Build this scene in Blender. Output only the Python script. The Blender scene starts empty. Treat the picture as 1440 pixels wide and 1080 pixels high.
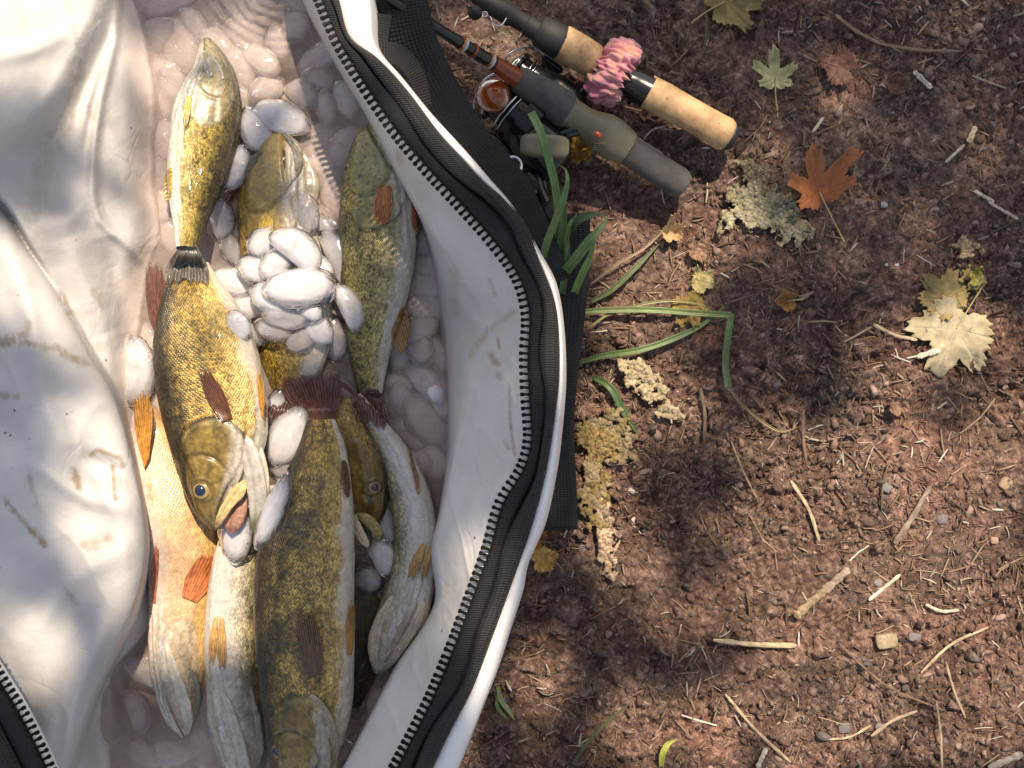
import bpy, math, random
import numpy as np
from mathutils import Vector, Matrix
from mathutils.bvhtree import BVHTree

random.seed(7)
rng = np.random.default_rng(11)
scene = bpy.context.scene
C = scene.collection

# ------------------------------------------------------------------ camera, sky, sun, exposure
H, F = 0.83, 1500.0            # camera height above the soil, focal length in photo pixels
cam = bpy.data.objects.new('camera', bpy.data.cameras.new('camera'))
C.objects.link(cam)
cam.location = (0, 0, H)
cam.data.sensor_width = 36.0
cam.data.lens = 36.0 * F / 1440.0
cam.data.clip_start = 0.01
cam.data.clip_end = 500
scene.camera = cam
SUN_AZ, SUN_EL = math.radians(16), math.radians(58)
to_sun = Vector((math.cos(SUN_EL) * math.sin(SUN_AZ), math.cos(SUN_EL) * math.cos(SUN_AZ), math.sin(SUN_EL)))
world = bpy.data.worlds.new('World')
scene.world = world
world.use_nodes = True
wn = world.node_tree
sky = wn.nodes.new('ShaderNodeTexSky')
sky.sky_type = 'NISHITA'
sky.sun_disc = False
sky.sun_elevation = SUN_EL
sky.sun_rotation = SUN_AZ
wn.links.new(sky.outputs[0], wn.nodes['Background'].inputs[0])
wn.nodes['Background'].inputs[1].default_value = 0.15
sun = bpy.data.objects.new('sun', bpy.data.lights.new('sun', 'SUN'))
C.objects.link(sun)
sun.data.energy = 3.9
sun.data.angle = math.radians(0.55)
sun.data.color = (1.0, 0.98, 0.955)
sun.rotation_euler = to_sun.to_track_quat('Z', 'Y').to_euler()
scene.view_settings.view_transform = 'Standard'
scene.view_settings.look = 'None'
scene.view_settings.gamma = 1
scene.view_settings.use_curve_mapping = False
scene.view_settings.exposure = 0.62
scene.view_settings.use_white_balance = True
scene.view_settings.white_balance_temperature = 8700
scene.view_settings.white_balance_tint = 13
scene.cycles.max_bounces = 6
scene.cycles.diffuse_bounces = 3
scene.cycles.glossy_bounces = 3
scene.cycles.transmission_bounces = 4


# ------------------------------------------------------------------ helpers
def W(px, py, z):
    k = (H - z) / F
    return ((px - 720) * k, (540 - py) * k, z)


def tag(o, label=None, cat=None, group=None, kind=None):
    if label: o['label'] = label
    if cat: o['category'] = cat
    if group: o['group'] = group
    if kind: o['kind'] = kind
    return o


def empty(name, loc, label, cat, group=None):
    o = bpy.data.objects.new(name, None)
    C.objects.link(o)
    o.location = loc
    o.empty_display_size = 0.02
    return tag(o, label, cat, group)


def link(name, me, mat=None, parent=None):
    o = bpy.data.objects.new(name, me)
    C.objects.link(o)
    if mat and not me.materials: me.materials.append(mat)
    if parent:
        o.parent = parent
        p = parent.location if parent.parent is None else Vector((0, 0, 0))
        o.matrix_parent_inverse = Matrix.Translation(-p)
    return o


def mesh(name, V, Fc, smooth=True, col=None, uv=None, attrs=None):
    me = bpy.data.meshes.new(name)
    V = np.asarray(V, dtype=np.float64)
    Fc = np.asarray(Fc) if not isinstance(Fc, list) else Fc
    if isinstance(Fc, np.ndarray):
        n, k = Fc.shape
        me.vertices.add(len(V)); me.vertices.foreach_set('co', V.ravel())
        me.loops.add(n * k); me.loops.foreach_set('vertex_index', Fc.ravel().astype(np.int32))
        me.polygons.add(n); me.polygons.foreach_set('loop_start', (np.arange(n) * k).astype(np.int32))
        me.update(calc_edges=True)
    else:
        me.from_pydata([tuple(v) for v in V], [], Fc)
        me.update()
    if smooth:
        me.polygons.foreach_set('use_smooth', np.ones(len(me.polygons), dtype=bool))
    if col is not None:
        a = me.color_attributes.new('Col', 'FLOAT_COLOR', 'POINT')
        c = np.asarray(col, dtype=np.float32)
        if c.shape[1] == 3: c = np.hstack([c, np.ones((len(c), 1), np.float32)])
        a.data.foreach_set('color', c.ravel())
    if attrs:
        for k_, v_ in attrs.items():
            a = me.attributes.new(k_, 'FLOAT', 'POINT')
            a.data.foreach_set('value', np.asarray(v_, dtype=np.float32))
    if uv is not None:
        l = me.uv_layers.new(name='UVMap')
        idx = np.zeros(len(me.loops), np.int32)
        me.loops.foreach_get('vertex_index', idx)
        l.data.foreach_set('uv', np.asarray(uv, dtype=np.float32)[idx].ravel())
    return me


def grid_faces(nu, nv, wrap=False):
    i = np.arange(nu - 1)[:, None]
    j = np.arange(nv if wrap else nv - 1)[None, :]
    j2 = (j + 1) % nv
    a = i * nv + j; b = (i + 1) * nv + j; c = (i + 1) * nv + j2; d = i * nv + j2
    return np.stack([a, b, c, d], -1).reshape(-1, 4)


def hash2(ix, iy, seed):
    h = (ix.astype(np.int64) * 374761393 + iy.astype(np.int64) * 668265263 + seed * 1442695041) & 0xffffffff
    h = ((h ^ (h >> 13)) * 1274126177) & 0xffffffff
    h = ((h ^ (h >> 16)) * 2246822519) & 0xffffffff
    return ((h ^ (h >> 15)) & 0xffffff) / float(0xffffff)


def vnoise(x, y, seed=0):
    x = np.asarray(x, dtype=np.float64); y = np.asarray(y, dtype=np.float64)
    ix = np.floor(x); iy = np.floor(y)
    fx = x - ix; fy = y - iy
    fx = fx * fx * (3 - 2 * fx); fy = fy * fy * (3 - 2 * fy)
    a = hash2(ix, iy, seed); b = hash2(ix + 1, iy, seed); c = hash2(ix, iy + 1, seed); d = hash2(ix + 1, iy + 1, seed)
    return (a * (1 - fx) + b * fx) * (1 - fy) + (c * (1 - fx) + d * fx) * fy


def fbm(x, y, seed=0, o=4):
    s = 0; a = 0.5; t = 0
    for k in range(o):
        s = s + a * vnoise(x * 2 ** k, y * 2 ** k, seed + k * 17); t += a; a *= 0.55
    return s / t


def worley(x, y, seed=0):
    ix = np.floor(x); iy = np.floor(y)
    d1 = np.full(np.shape(x), 9.0); d2 = d1.copy(); cid = np.zeros(np.shape(x))
    for dx in (-1, 0, 1):
        for dy in (-1, 0, 1):
            cx = ix + dx; cy = iy + dy
            jx = cx + hash2(cx, cy, seed); jy = cy + hash2(cx, cy, seed + 5)
            d = np.hypot(x - jx, y - jy)
            r = hash2(cx, cy, seed + 9)
            n = d < d1
            d2 = np.where(n, d1, np.minimum(d2, d))
            cid = np.where(n, r, cid)
            d1 = np.where(n, d, d1)
    return d1, d2, cid


def sstep(a, b, x):
    t = np.clip((x - a) / (b - a), 0, 1)
    return t * t * (3 - 2 * t)


def polydist(x, y, pts):
    """distance to a polyline, signed: positive on the right of travel in image space"""
    best = np.full(np.shape(x), 1e9); sg = np.zeros(np.shape(x)); tt = np.zeros(np.shape(x))
    n = len(pts) - 1
    for i in range(n):
        x0, y0 = pts[i]; x1, y1 = pts[i + 1]
        dx, dy = x1 - x0, y1 - y0
        L = dx * dx + dy * dy
        t = np.clip(((x - x0) * dx + (y - y0) * dy) / L, 0, 1)
        qx = x0 + t * dx; qy = y0 + t * dy
        d = np.hypot(x - qx, y - qy)
        m = d < best
        best = np.where(m, d, best)
        sg = np.where(m, np.sign(dx * (y - y0) - dy * (x - x0)), sg)
        tt = np.where(m, (i + t) / n, tt)
    return best, sg, tt


def crom(pts, n):
    """smooth resample of a list of tuples, n samples by chord length"""
    P = np.array(pts, dtype=float)
    d = np.linalg.norm(np.diff(P[:, :2], axis=0), axis=1)
    s = np.concatenate([[0], np.cumsum(d)])
    t = np.linspace(0, s[-1], n)
    m = np.zeros_like(P)
    for k in range(len(P)):
        if k == 0: m[k] = (P[1] - P[0]) / (s[1] - s[0])
        elif k == len(P) - 1: m[k] = (P[-1] - P[-2]) / (s[-1] - s[-2])
        else: m[k] = (P[k + 1] - P[k - 1]) / (s[k + 1] - s[k - 1])
    i = np.clip(np.searchsorted(s, t, side='right') - 1, 0, len(P) - 2)
    h = (s[i + 1] - s[i])[:, None]
    u = ((t - s[i]) / h[:, 0])[:, None]
    return ((2 * u ** 3 - 3 * u ** 2 + 1) * P[i] + (u ** 3 - 2 * u ** 2 + u) * h * m[i]
            + (-2 * u ** 3 + 3 * u ** 2) * P[i + 1] + (u ** 3 - u ** 2) * h * m[i + 1])


# ------------------------------------------------------------------ materials
class NT:
    def __init__(s, name):
        s.m = bpy.data.materials.new(name); s.m.use_nodes = True
        s.t = s.m.node_tree; s.b = s.t.nodes['Principled BSDF']; s.out = s.t.nodes['Material Output']

    def n(s, t, **kw):
        nd = s.t.nodes.new(t)
        for k, v in kw.items():
            if k in nd.inputs: s.set(nd.inputs[k], v)
            else: setattr(nd, k, v)
        return nd

    def set(s, i, v):
        if isinstance(v, bpy.types.NodeSocket): s.t.links.new(v, i)
        else: i.default_value = v

    def P(s, **kw):
        for k, v in kw.items(): s.set(s.b.inputs[k.replace('_', ' ')], v)

    def noise(s, scale, detail=4, rough=0.6, vec=None, dist=0):
        nd = s.n('ShaderNodeTexNoise'); nd.inputs['Scale'].default_value = scale
        nd.inputs['Detail'].default_value = detail; nd.inputs['Roughness'].default_value = rough
        nd.inputs['Distortion'].default_value = dist
        if vec is None: vec = s.obj()
        s.t.links.new(vec, nd.inputs['Vector'])
        return nd.outputs['Fac']

    def obj(s):
        if not hasattr(s, '_o'): s._o = s.n('ShaderNodeTexCoord')
        return s._o.outputs['Object']

    def uv(s):
        if not hasattr(s, '_o'): s._o = s.n('ShaderNodeTexCoord')
        return s._o.outputs['UV']

    def ramp(s, f, stops):
        r = s.n('ShaderNodeValToRGB'); s.t.links.new(f, r.inputs[0])
        e = r.color_ramp.elements
        while len(e) < len(stops): e.new(0.5)
        for el, (p, c) in zip(e, stops):
            el.position = p; el.color = (*c, 1) if not np.isscalar(c) else (c, c, c, 1)
        return r.outputs[0]

    def mix(s, f, a, b, mode='MIX'):
        m = s.n('ShaderNodeMix'); m.data_type = 'RGBA'; m.blend_type = mode
        s.set(m.inputs[0], f)
        for k, v in ((6, a), (7, b)):
            if isinstance(v, (tuple, list)): v = (*v[:3], 1)
            s.set(m.inputs[k], v)
        return m.outputs[2]

    def math(s, op, a, b=0.0, clamp=False):
        m = s.n('ShaderNodeMath'); m.operation = op; m.use_clamp = clamp
        s.set(m.inputs[0], a); s.set(m.inputs[1], b)
        return m.outputs[0]

    def attr(s, name, col=False):
        a = s.n('ShaderNodeAttribute'); a.attribute_name = name
        return a.outputs['Color' if col else 'Fac']

    def bump(s, h, strength=0.5, dist=0.001):
        b = s.n('ShaderNodeBump'); b.inputs['Strength'].default_value = strength
        b.inputs['Distance'].default_value = dist
        s.t.links.new(h, b.inputs['Height'])
        if s.b.inputs['Normal'].is_linked:
            s.t.links.new(s.b.inputs['Normal'].links[0].from_socket, b.inputs['Normal'])
        s.t.links.new(b.outputs[0], s.b.inputs['Normal'])
        return s


def simple(name, color, rough=0.5, metal=0.0, var=0.25, nscale=60, bump=0.15, bscale=300, coat=0, spec=0.5):
    t = NT(name)
    f = t.noise(nscale)
    a = tuple(c * (1 - var) for c in color); b = tuple(min(1, c * (1 + var)) for c in color)
    t.P(Base_Color=t.ramp(f, [(0.3, a), (0.7, b)]), Roughness=rough, Metallic=metal, Coat_Weight=coat)
    t.b.inputs['Specular IOR Level'].default_value = spec
    if bump: t.bump(t.noise(bscale), bump, 0.0006)
    return t.m


def mat_soil():
    t = NT('soil')
    n1 = t.noise(9, 6, 0.7); n2 = t.noise(170, 9, 0.8)
    base = t.ramp(n2, [(0.32, (0.06, 0.038, 0.032)), (0.5, (0.25, 0.157, 0.118)), (0.66, (0.56, 0.41, 0.33))])
    red = t.ramp(n1, [(0.38, (0.78, 0.76, 0.78)), (0.6, (1.2, 1.1, 1.05))])
    c = t.mix(1.0, base, red, 'MULTIPLY')
    c = t.mix(1.0, c, t.attr('Col', True), 'MULTIPLY')
    t.P(Base_Color=c, Roughness=0.92)
    t.b.inputs['Specular IOR Level'].default_value = 0.25
    t.bump(t.noise(700, 4, 0.75), 0.9, 0.0012)
    t.bump(t.noise(190, 6, 0.8), 1.0, 0.0040)
    return t.m


def mat_vcol(name, rough=0.85, nscale=200, amt=0.35, bump=0.4, spec=0.3, trans=0):
    t = NT(name)
    f = t.ramp(t.noise(nscale, 5, 0.7), [(0.25, 1 - amt), (0.75, 1 + amt)])
    t.P(Base_Color=t.mix(1.0, t.attr('Col', True), f, 'MULTIPLY'), Roughness=rough)
    t.b.inputs['Specular IOR Level'].default_value = spec
    t.bump(t.noise(nscale * 3), bump, 0.0005)
    return t.m


def mat_vinyl():
    t = NT('white_vinyl')
    base = t.ramp(t.noise(14, 5, 0.6), [(0.35, (0.49, 0.465, 0.44)), (0.65, (0.60, 0.575, 0.55))])
    d = t.attr('dirt')
    n = t.noise(170, 6, 0.7)
    dd = t.math('MULTIPLY', d, t.ramp(n, [(0.3, 0.6), (0.6, 1.0)]), True)
    c = t.mix(dd, base, (0.30, 0.21, 0.13))
    fine = t.ramp(t.noise(55, 8, 0.8, dist=1.5), [(0.60, 0.0), (0.76, 0.6)])
    c = t.mix(fine, c, (0.52, 0.46, 0.40))
    sp = t.n('ShaderNodeTexVoronoi'); sp.inputs['Scale'].default_value = 62; sp.inputs['Randomness'].default_value = 1
    t.t.links.new(t.obj(), sp.inputs['Vector'])
    speck = t.ramp(sp.outputs['Distance'], [(0.045, 1.0), (0.075, 0.0)])
    speck = t.math('MULTIPLY', speck, t.ramp(t.noise(25), [(0.5, 0.0), (0.6, 0.85)]))
    c = t.mix(speck, c, (0.12, 0.08, 0.05))
    wet = t.attr('wet')
    c = t.mix(t.math('MULTIPLY', wet, 0.5), c, (0.62, 0.47, 0.41))
    t.P(Base_Color=c, Roughness=t.ramp(t.noise(40, 5, 0.7), [(0.3, 0.48), (0.7, 0.68)]), Coat_Weight=t.math('MULTIPLY', wet, 0.6), Coat_Roughness=0.12)
    t.b.inputs['Specular IOR Level'].default_value = 0.35
    t.bump(t.noise(24, 5, 0.6, dist=0.6), 0.45, 0.004)
    cr_ = t.n('ShaderNodeTexVoronoi', feature='DISTANCE_TO_EDGE'); cr_.inputs['Scale'].default_value = 26
    wv_ = t.n('ShaderNodeVectorMath', operation='ADD'); nz_ = t.n('ShaderNodeTexNoise'); nz_.inputs['Scale'].default_value = 30
    t.t.links.new(t.obj(), nz_.inputs['Vector']); sc_ = t.n('ShaderNodeVectorMath', operation='SCALE'); sc_.inputs['Scale'].default_value = 0.03
    t.t.links.new(nz_.outputs['Color'], sc_.inputs[0]); t.t.links.new(t.obj(), wv_.inputs[0]); t.t.links.new(sc_.outputs[0], wv_.inputs[1]); t.t.links.new(wv_.outputs[0], cr_.inputs['Vector'])
    cz = t.math('MULTIPLY', t.ramp(cr_.outputs['Distance'], [(0.0, 0.0), (0.06, 1.0)]), t.ramp(t.noise(12), [(0.45, 0.0), (0.6, 1.0)]))
    t.bump(cz, 0.25, 0.0012)
    t.bump(t.noise(330, 4, 0.6), 0.25, 0.0005)
    return t.m


def mat_weave(name, color, su, sv, diag=False, rough=0.75, light=2.2):
    """woven webbing: uv in metres along / across"""
    t = NT(name)
    sep = t.n('ShaderNodeSeparateXYZ'); t.t.links.new(t.uv(), sep.inputs[0])
    u, v = sep.outputs[0], sep.outputs[1]
    if diag:
        tri = t.math('PINGPONG', t.math('MULTIPLY', v, sv), 1.0)
        ph = t.math('ADD', t.math('MULTIPLY', u, su), t.math('MULTIPLY', tri, 3.2))
        h = t.math('SINE', ph)
        h2 = t.math('SINE', t.math('MULTIPLY', v, sv * 14))
    else:
        h = t.math('SINE', t.math('MULTIPLY', u, su))
        h2 = t.math('SINE', t.math('MULTIPLY', v, sv))
    hh = t.math('ADD', t.math('MULTIPLY', h, 0.5), t.math('MULTIPLY', h2, 0.35))
    f = t.math('ADD', t.math('MULTIPLY', hh, 0.55), 0.5, True)
    c = t.mix(f, tuple(x * 0.55 for x in color), tuple(x * light for x in color))
    dust = t.ramp(t.noise(35, 6, 0.7), [(0.5, 0.0), (0.8, 0.16)])
    c = t.mix(dust, c, (0.10, 0.085, 0.075))
    t.P(Base_Color=c, Roughness=rough)
    t.bump(hh, 0.8, 0.0006)
    return t.m


def mat_fish():
    t = NT('fish_skin')
    col = t.attr('Col', True); sc = t.attr('scaly')
    v = t.n('ShaderNodeTexVoronoi'); v.voronoi_dimensions = '2D'
    v.inputs['Scale'].default_value = 1.0; v.inputs['Randomness'].default_value = 0.28
    t.t.links.new(t.uv(), v.inputs['Vector'])
    dist = v.outputs['Distance']
    cellr = t.n('ShaderNodeSeparateColor'); t.t.links.new(v.outputs['Color'], cellr.inputs[0])
    # centre of each scale darker, rim lighter gold; scatter of brightness from scale to scale
    shade = t.ramp(dist, [(0.12, 0.55), (0.42, 1.0), (0.62, 1.35)])
    rnd = t.ramp(cellr.outputs[0], [(0.0, 0.45), (0.45, 0.9), (1.0, 1.5)])
    k = t.mix(1.0, shade, rnd, 'MULTIPLY')
    mott = t.ramp(t.noise(95, 8, 0.8), [(0.36, 0.22), (0.48, 0.95), (0.64, 1.5)])
    mott = t.mix(1.0, mott, t.ramp(t.noise(420, 4, 0.8), [(0.36, 0.5), (0.6, 1.3)]), 'MULTIPLY')
    k = t.mix(1.0, k, mott, 'MULTIPLY')
    flat = t.ramp(t.noise(160, 6, 0.75), [(0.3, 0.72), (0.7, 1.2)])
    kk = t.mix(sc, flat, k)
    c = t.mix(1.0, col, kk, 'MULTIPLY')
    t.P(Base_Color=c, Roughness=t.ramp(t.noise(220, 4, 0.7), [(0.3, 0.22), (0.7, 0.42)]), Coat_Weight=0.35, Coat_Roughness=0.04)
    t.b.inputs['Subsurface Weight'].default_value = 0.0
    t.b.inputs['Subsurface Radius'].default_value = (0.004, 0.002, 0.001)
    t.b.inputs['Subsurface Scale'].default_value = 0.4
    t.b.inputs['Specular IOR Level'].default_value = 0.55
    hgt = t.math('MULTIPLY', t.ramp(dist, [(0.0, 1.0), (0.6, 0.0)]), sc)
    t.bump(hgt, 0.75, 0.0007)
    t.bump(t.noise(140, 5, 0.7), 0.25, 0.0008)
    return t.m


def mat_fin():
    t = NT('fish_fin')
    col = t.attr('Col', True)
    f = t.ramp(t.noise(260, 4, 0.7), [(0.3, 0.65), (0.7, 1.3)])
    c = t.mix(1.0, col, f, 'MULTIPLY')
    t.P(Base_Color=c, Roughness=0.28, Coat_Weight=0.4, Coat_Roughness=0.1)
    t.b.inputs['Subsurface Weight'].default_value = 0.1
    t.b.inputs['Subsurface Scale'].default_value = 0.002
    t.bump(t.noise(500), 0.2, 0.0004)
    tb = t.n('ShaderNodeBsdfTransparent')
    mx = t.n('ShaderNodeMixShader')
    t.t.links.new(t.attr('thin'), mx.inputs[0]); t.t.links.new(t.b.outputs[0], mx.inputs[1]); t.t.links.new(tb.outputs[0], mx.inputs[2])
    t.t.links.new(mx.outputs[0], t.out.inputs[0])
    return t.m


def mat_ice(name, clear):
    """cloudy heart, clear rind: by the position inside the piece itself"""
    t = NT(name)
    sep = t.n('ShaderNodeSeparateXYZ'); t.t.links.new(t.obj(), sep.inputs[0])
    r2 = t.math('ADD', t.math('MULTIPLY', sep.outputs[0], sep.outputs[0]), t.math('MULTIPLY', t.math('MULTIPLY', sep.outputs[1], sep.outputs[1]), 0.9))
    oi = t.n('ShaderNodeObjectInfo')
    n = t.noise(2.2, 5, 0.65, dist=0.8)
    k = t.math('ADD', t.math('MULTIPLY', r2, 1.15), t.math('MULTIPLY', t.math('SUBTRACT', n, 0.5), 1.2))
    k = t.math('ADD', k, t.math('MULTIPLY', t.math('SUBTRACT', oi.outputs['Random'], 0.5), 0.35))
    tr = t.ramp(k, [(0.35, max(0, clear - 0.15)), (0.95, min(1, clear + 0.62))])
    t.P(Base_Color=t.ramp(n, [(0.3, (0.60, 0.57, 0.575)), (0.7, (0.84, 0.825, 0.84))]),
        Roughness=t.ramp(n, [(0.3, 0.03), (0.7, 0.22)]), IOR=1.31, Transmission_Weight=tr,
        Coat_Weight=0.8, Coat_Roughness=0.02)
    t.b.inputs['Subsurface Weight'].default_value = 0.5
    t.b.inputs['Subsurface Radius'].default_value = (0.012, 0.011, 0.012)
    t.b.inputs['Subsurface Scale'].default_value = 0.5
    t.bump(t.noise(2.2, 3, 0.5), 0.3, 0.002)
    return t.m


def mat_water():
    t = NT('murky_meltwater')
    wv = t.n('ShaderNodeTexNoise'); wv.inputs['Scale'].default_value = 28; wv.inputs['Detail'].default_value = 3
    wv.inputs['Distortion'].default_value = 1.2
    t.t.links.new(t.obj(), wv.inputs['Vector'])
    rp = t.attr('ripple')
    hgt = t.math('ADD', t.math('MULTIPLY', wv.outputs['Fac'], 1.0), t.math('MULTIPLY', rp, 0.5))
    t.P(Base_Color=t.ramp(t.noise(16, 4, 0.6), [(0.35, (0.36, 0.27, 0.225)), (0.65, (0.53, 0.44, 0.40))]), Roughness=0.04, IOR=1.33)
    t.b.inputs['Coat Weight'].default_value = 0.6
    t.b.inputs['Coat Roughness'].default_value = 0.02
    t.bump(hgt, 0.6, 0.006)
    t.bump(t.noise(75, 3, 0.6, dist=1.5), 0.5, 0.003)
    tb = t.n('ShaderNodeBsdfTransparent'); tb.inputs[0].default_value = (0.97, 0.91, 0.88, 1)
    mx = t.n('ShaderNodeMixShader')
    t.t.links.new(t.ramp(t.noise(16, 5, 0.65), [(0.32, 0.20), (0.68, 0.60)]), mx.inputs[0])
    t.t.links.new(tb.outputs[0], mx.inputs[1]); t.t.links.new(t.b.outputs[0], mx.inputs[2])
    t.t.links.new(mx.outputs[0], t.out.inputs[0])
    return t.m


def mat_cork():
    t = NT('cork')
    b = t.ramp(t.noise(45, 6, 0.7), [(0.35, (0.30, 0.17, 0.08)), (0.55, (0.52, 0.33, 0.17)), (0.75, (0.62, 0.44, 0.25))])
    v = t.n('ShaderNodeTexVoronoi'); v.inputs['Scale'].default_value = 260
    t.t.links.new(t.obj(), v.inputs['Vector'])
    pit = t.ramp(v.outputs['Distance'], [(0.12, 1.0), (0.25, 0.0)])
    pit = t.math('MULTIPLY', pit, t.ramp(t.noise(120), [(0.5, 0.0), (0.6, 0.8)]))
    grime = t.ramp(t.noise(28, 5, 0.7, dist=1.0), [(0.5, 0.0), (0.8, 0.8)])
    c = t.mix(grime, b, (0.17, 0.085, 0.04))
    t.P(Base_Color=t.mix(pit, c, (0.10, 0.05, 0.025)), Roughness=0.6)
    t.bump(t.noise(400), 0.3, 0.0004)
    return t.m


def mat_leaf():
    t = NT('dead_leaf')
    col = t.attr('Col', True)
    f = t.ramp(t.noise(130, 6, 0.75), [(0.3, 0.65), (0.7, 1.25)])
    spots = t.ramp(t.noise(85, 4, 0.6), [(0.62, 0.0), (0.7, 0.7)])
    c = t.mix(spots, t.mix(1.0, col, f, 'MULTIPLY'), (0.10, 0.05, 0.025))
    t.P(Base_Color=c, Roughness=0.6)
    t.b.inputs['Specular IOR Level'].default_value = 0.3
    t.bump(t.noise(350, 5, 0.7), 0.5, 0.0008)
    return t.m


M = dict(
    soil=mat_soil(), debris=mat_vcol('plant_debris'), crumbs=mat_vcol('soil_crumbs', 0.95, 400, 0.4, 0.7, 0.2),
    wood=mat_vcol('dry_wood', 0.8, 150, 0.4, 0.5), vinyl=mat_vinyl(),
    shell=simple('bag_shell_white', (0.78, 0.77, 0.76), 0.42, var=0.08, nscale=20, bump=0.3, bscale=60),
    tape=mat_weave('zipper_tape', (0.007, 0.007, 0.007), 4200, 5200, light=1.8),
    binding=mat_weave('herringbone_binding', (0.011, 0.0105, 0.0105), 3800, 230, diag=True, light=2.6),
    webbing=mat_weave('black_webbing', (0.009, 0.0085, 0.0085), 3300, 2400, light=1.8),
    tooth=simple('zipper_plastic', (0.008, 0.008, 0.009), 0.55, bump=0.1, spec=0.12),
    fish=mat_fish(), fin=mat_fin(), ice=mat_ice('milky_ice', 0.42), ice_clear=mat_ice('clear_ice', 0.8),
    ice_wet=mat_ice('submerged_ice', 0.15), water=mat_water(), cork=mat_cork(), leaf=mat_leaf(),
    eye=simple('fish_eye', (0.36, 0.25, 0.09), 0.1, bump=0, coat=1, nscale=500, var=0.4),
    pupil=simple('fish_pupil', (0.008, 0.016, 0.045), 0.04, bump=0, coat=1),
    foam=simple('grey_foam_grip', (0.075, 0.071, 0.068), 0.75, var=0.3, nscale=90, bump=0.5, bscale=900),
    blackfoam=simple('black_foam', (0.015, 0.015, 0.016), 0.8, var=0.3, nscale=90, bump=0.5, bscale=900),
    blank=simple('rod_blank', (0.006, 0.006, 0.007), 0.32, bump=0),
    redblank=simple('rod_red_lacquer', (0.26, 0.04, 0.012), 0.3, bump=0),
    silver=simple('silver_metal', (0.55, 0.58, 0.6), 0.2, metal=1, bump=0.1),
    wrap=simple('turquoise_thread', (0.35, 0.5, 0.52), 0.3, bump=0.1),
    orange=simple('orange_wrap', (0.45, 0.10, 0.02), 0.3, bump=0.1, coat=1),
    olive=simple('olive_reel_seat', (0.17, 0.15, 0.095), 0.38, var=0.15, bump=0.1),
    black=simple('black_plastic', (0.010, 0.010, 0.011), 0.22, bump=0.12),
    rubber=simple('black_rubber', (0.016, 0.016, 0.017), 0.65, bump=0.2),
    grass=mat_vcol('grass_blade', 0.45, 90, 0.25, 0.2, 0.5),
    bark=simple('tree_bark', (0.12, 0.09, 0.065), 0.9, nscale=15, bump=0.8, bscale=30),
    crownleaf=simple('tree_foliage', (0.055, 0.11, 0.025), 0.5, nscale=5, bump=0),
)
amb = NT('amber_plastic')
amb.P(Base_Color=(0.55, 0.11, 0.015, 1), Roughness=0.08, Coat_Weight=1.0)
amb.b.inputs['Transmission Weight'].default_value = 0.45
M['amber'] = amb.m
gls = NT('clear_glass')
gls.P(Base_Color=(0.75, 0.85, 0.8, 1), Roughness=0.03)
gls.b.inputs['Transmission Weight'].default_value = 0.85
M['glass'] = gls.m


def scrunch_mat():
    t = NT('pink_scrunchie_fabric')
    c = t.ramp(t.noise(55, 3, 0.5), [(0.35, (0.48, 0.10, 0.18)), (0.48, (0.55, 0.20, 0.24)), (0.58, (0.58, 0.27, 0.20)), (0.70, (0.55, 0.13, 0.25))])
    t.P(Base_Color=c, Roughness=0.6)
    t.b.inputs['Sheen Weight'].default_value = 0.4
    t.bump(t.noise(900, 3), 0.4, 0.0004)
    return t.m


M['scrunch'] = scrunch_mat()

# ------------------------------------------------------------------ ground
def ax(lo, hi, step, far):
    a = list(np.arange(lo, hi + step / 2, step))
    s = step; x = hi; out = []
    while x < far:
        s *= 1.35; x += s; out.append(x)
    s = step; x = lo; pre = []
    while x > -far:
        s *= 1.35; x -= s; pre.append(x)
    return np.array(pre[::-1] + a + out)


def ghf(x, y):
    """soil height field in metres"""
    base = (fbm(x * 4, y * 4, 3, 3) - 0.5) * 0.016 + (fbm(x * 17, y * 17, 4, 3) - 0.5) * 0.008
    wx = x + (vnoise(x * 60, y * 60, 31) - 0.5) * 0.012; wy = y + (vnoise(x * 60, y * 60, 32) - 0.5) * 0.012
    d1, d2, c = worley(wx * 75, wy * 75, 6)
    clod = np.clip(1 - d1 * 1.35, 0, 1) ** 0.7 * np.clip((c - 0.35) * 2.2, 0, 1)
    e1, e2, c2 = worley(wx * 180, wy * 180, 16)
    cl2 = np.clip(1 - e1 * 1.4, 0, 1) ** 0.7 * c2
    m = sstep(0.35, 0.62, fbm(x * 9, y * 9, 77, 2))
    return base + clod * 0.0062 * (0.3 + m) + cl2 * 0.0036 * (0.5 + 0.7 * m) + (fbm(x * 230, y * 230, 8, 3) - 0.5) * 0.0060 * (0.5 + m)


gx = ax(-0.12, 0.47, 0.00125, 60); gy = ax(-0.35, 0.35, 0.00125, 60)
GX, GY = np.meshgrid(gx, gy, indexing='ij')
GZ = ghf(GX, GY) * np.clip(1 - (np.hypot(GX, GY) - 2) / 3, 0.0, 1)
GZ -= 0.004
tone = 0.62 + 0.75 * fbm(GX * 45, GY * 45, 41, 3)
redn = fbm(GX * 26, GY * 26, 52, 3)
_, _, cidv = worley(GX * 75 + 0, GY * 75, 6)
tone = tone * (0.8 + 0.4 * cidv)
gc = np.stack([tone * (1.0 + 0.25 * (redn - 0.5)), tone * (0.98 - 0.1 * (redn - 0.5)), tone * (1.0 - 0.12 * (redn - 0.5))], -1)
gm = mesh('ground', np.stack([GX, GY, GZ], -1).reshape(-1, 3), grid_faces(len(gx), len(gy)), col=gc.reshape(-1, 3))
tag(link('ground', gm, M['soil']), 'red brown forest soil with small clods and scattered debris', kind='structure')


def gz(px, py):
    x, y, _ = W(px, py, 0.0)
    return float(ghf(np.array([x]), np.array([y]))[0]) - 0.004


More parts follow.
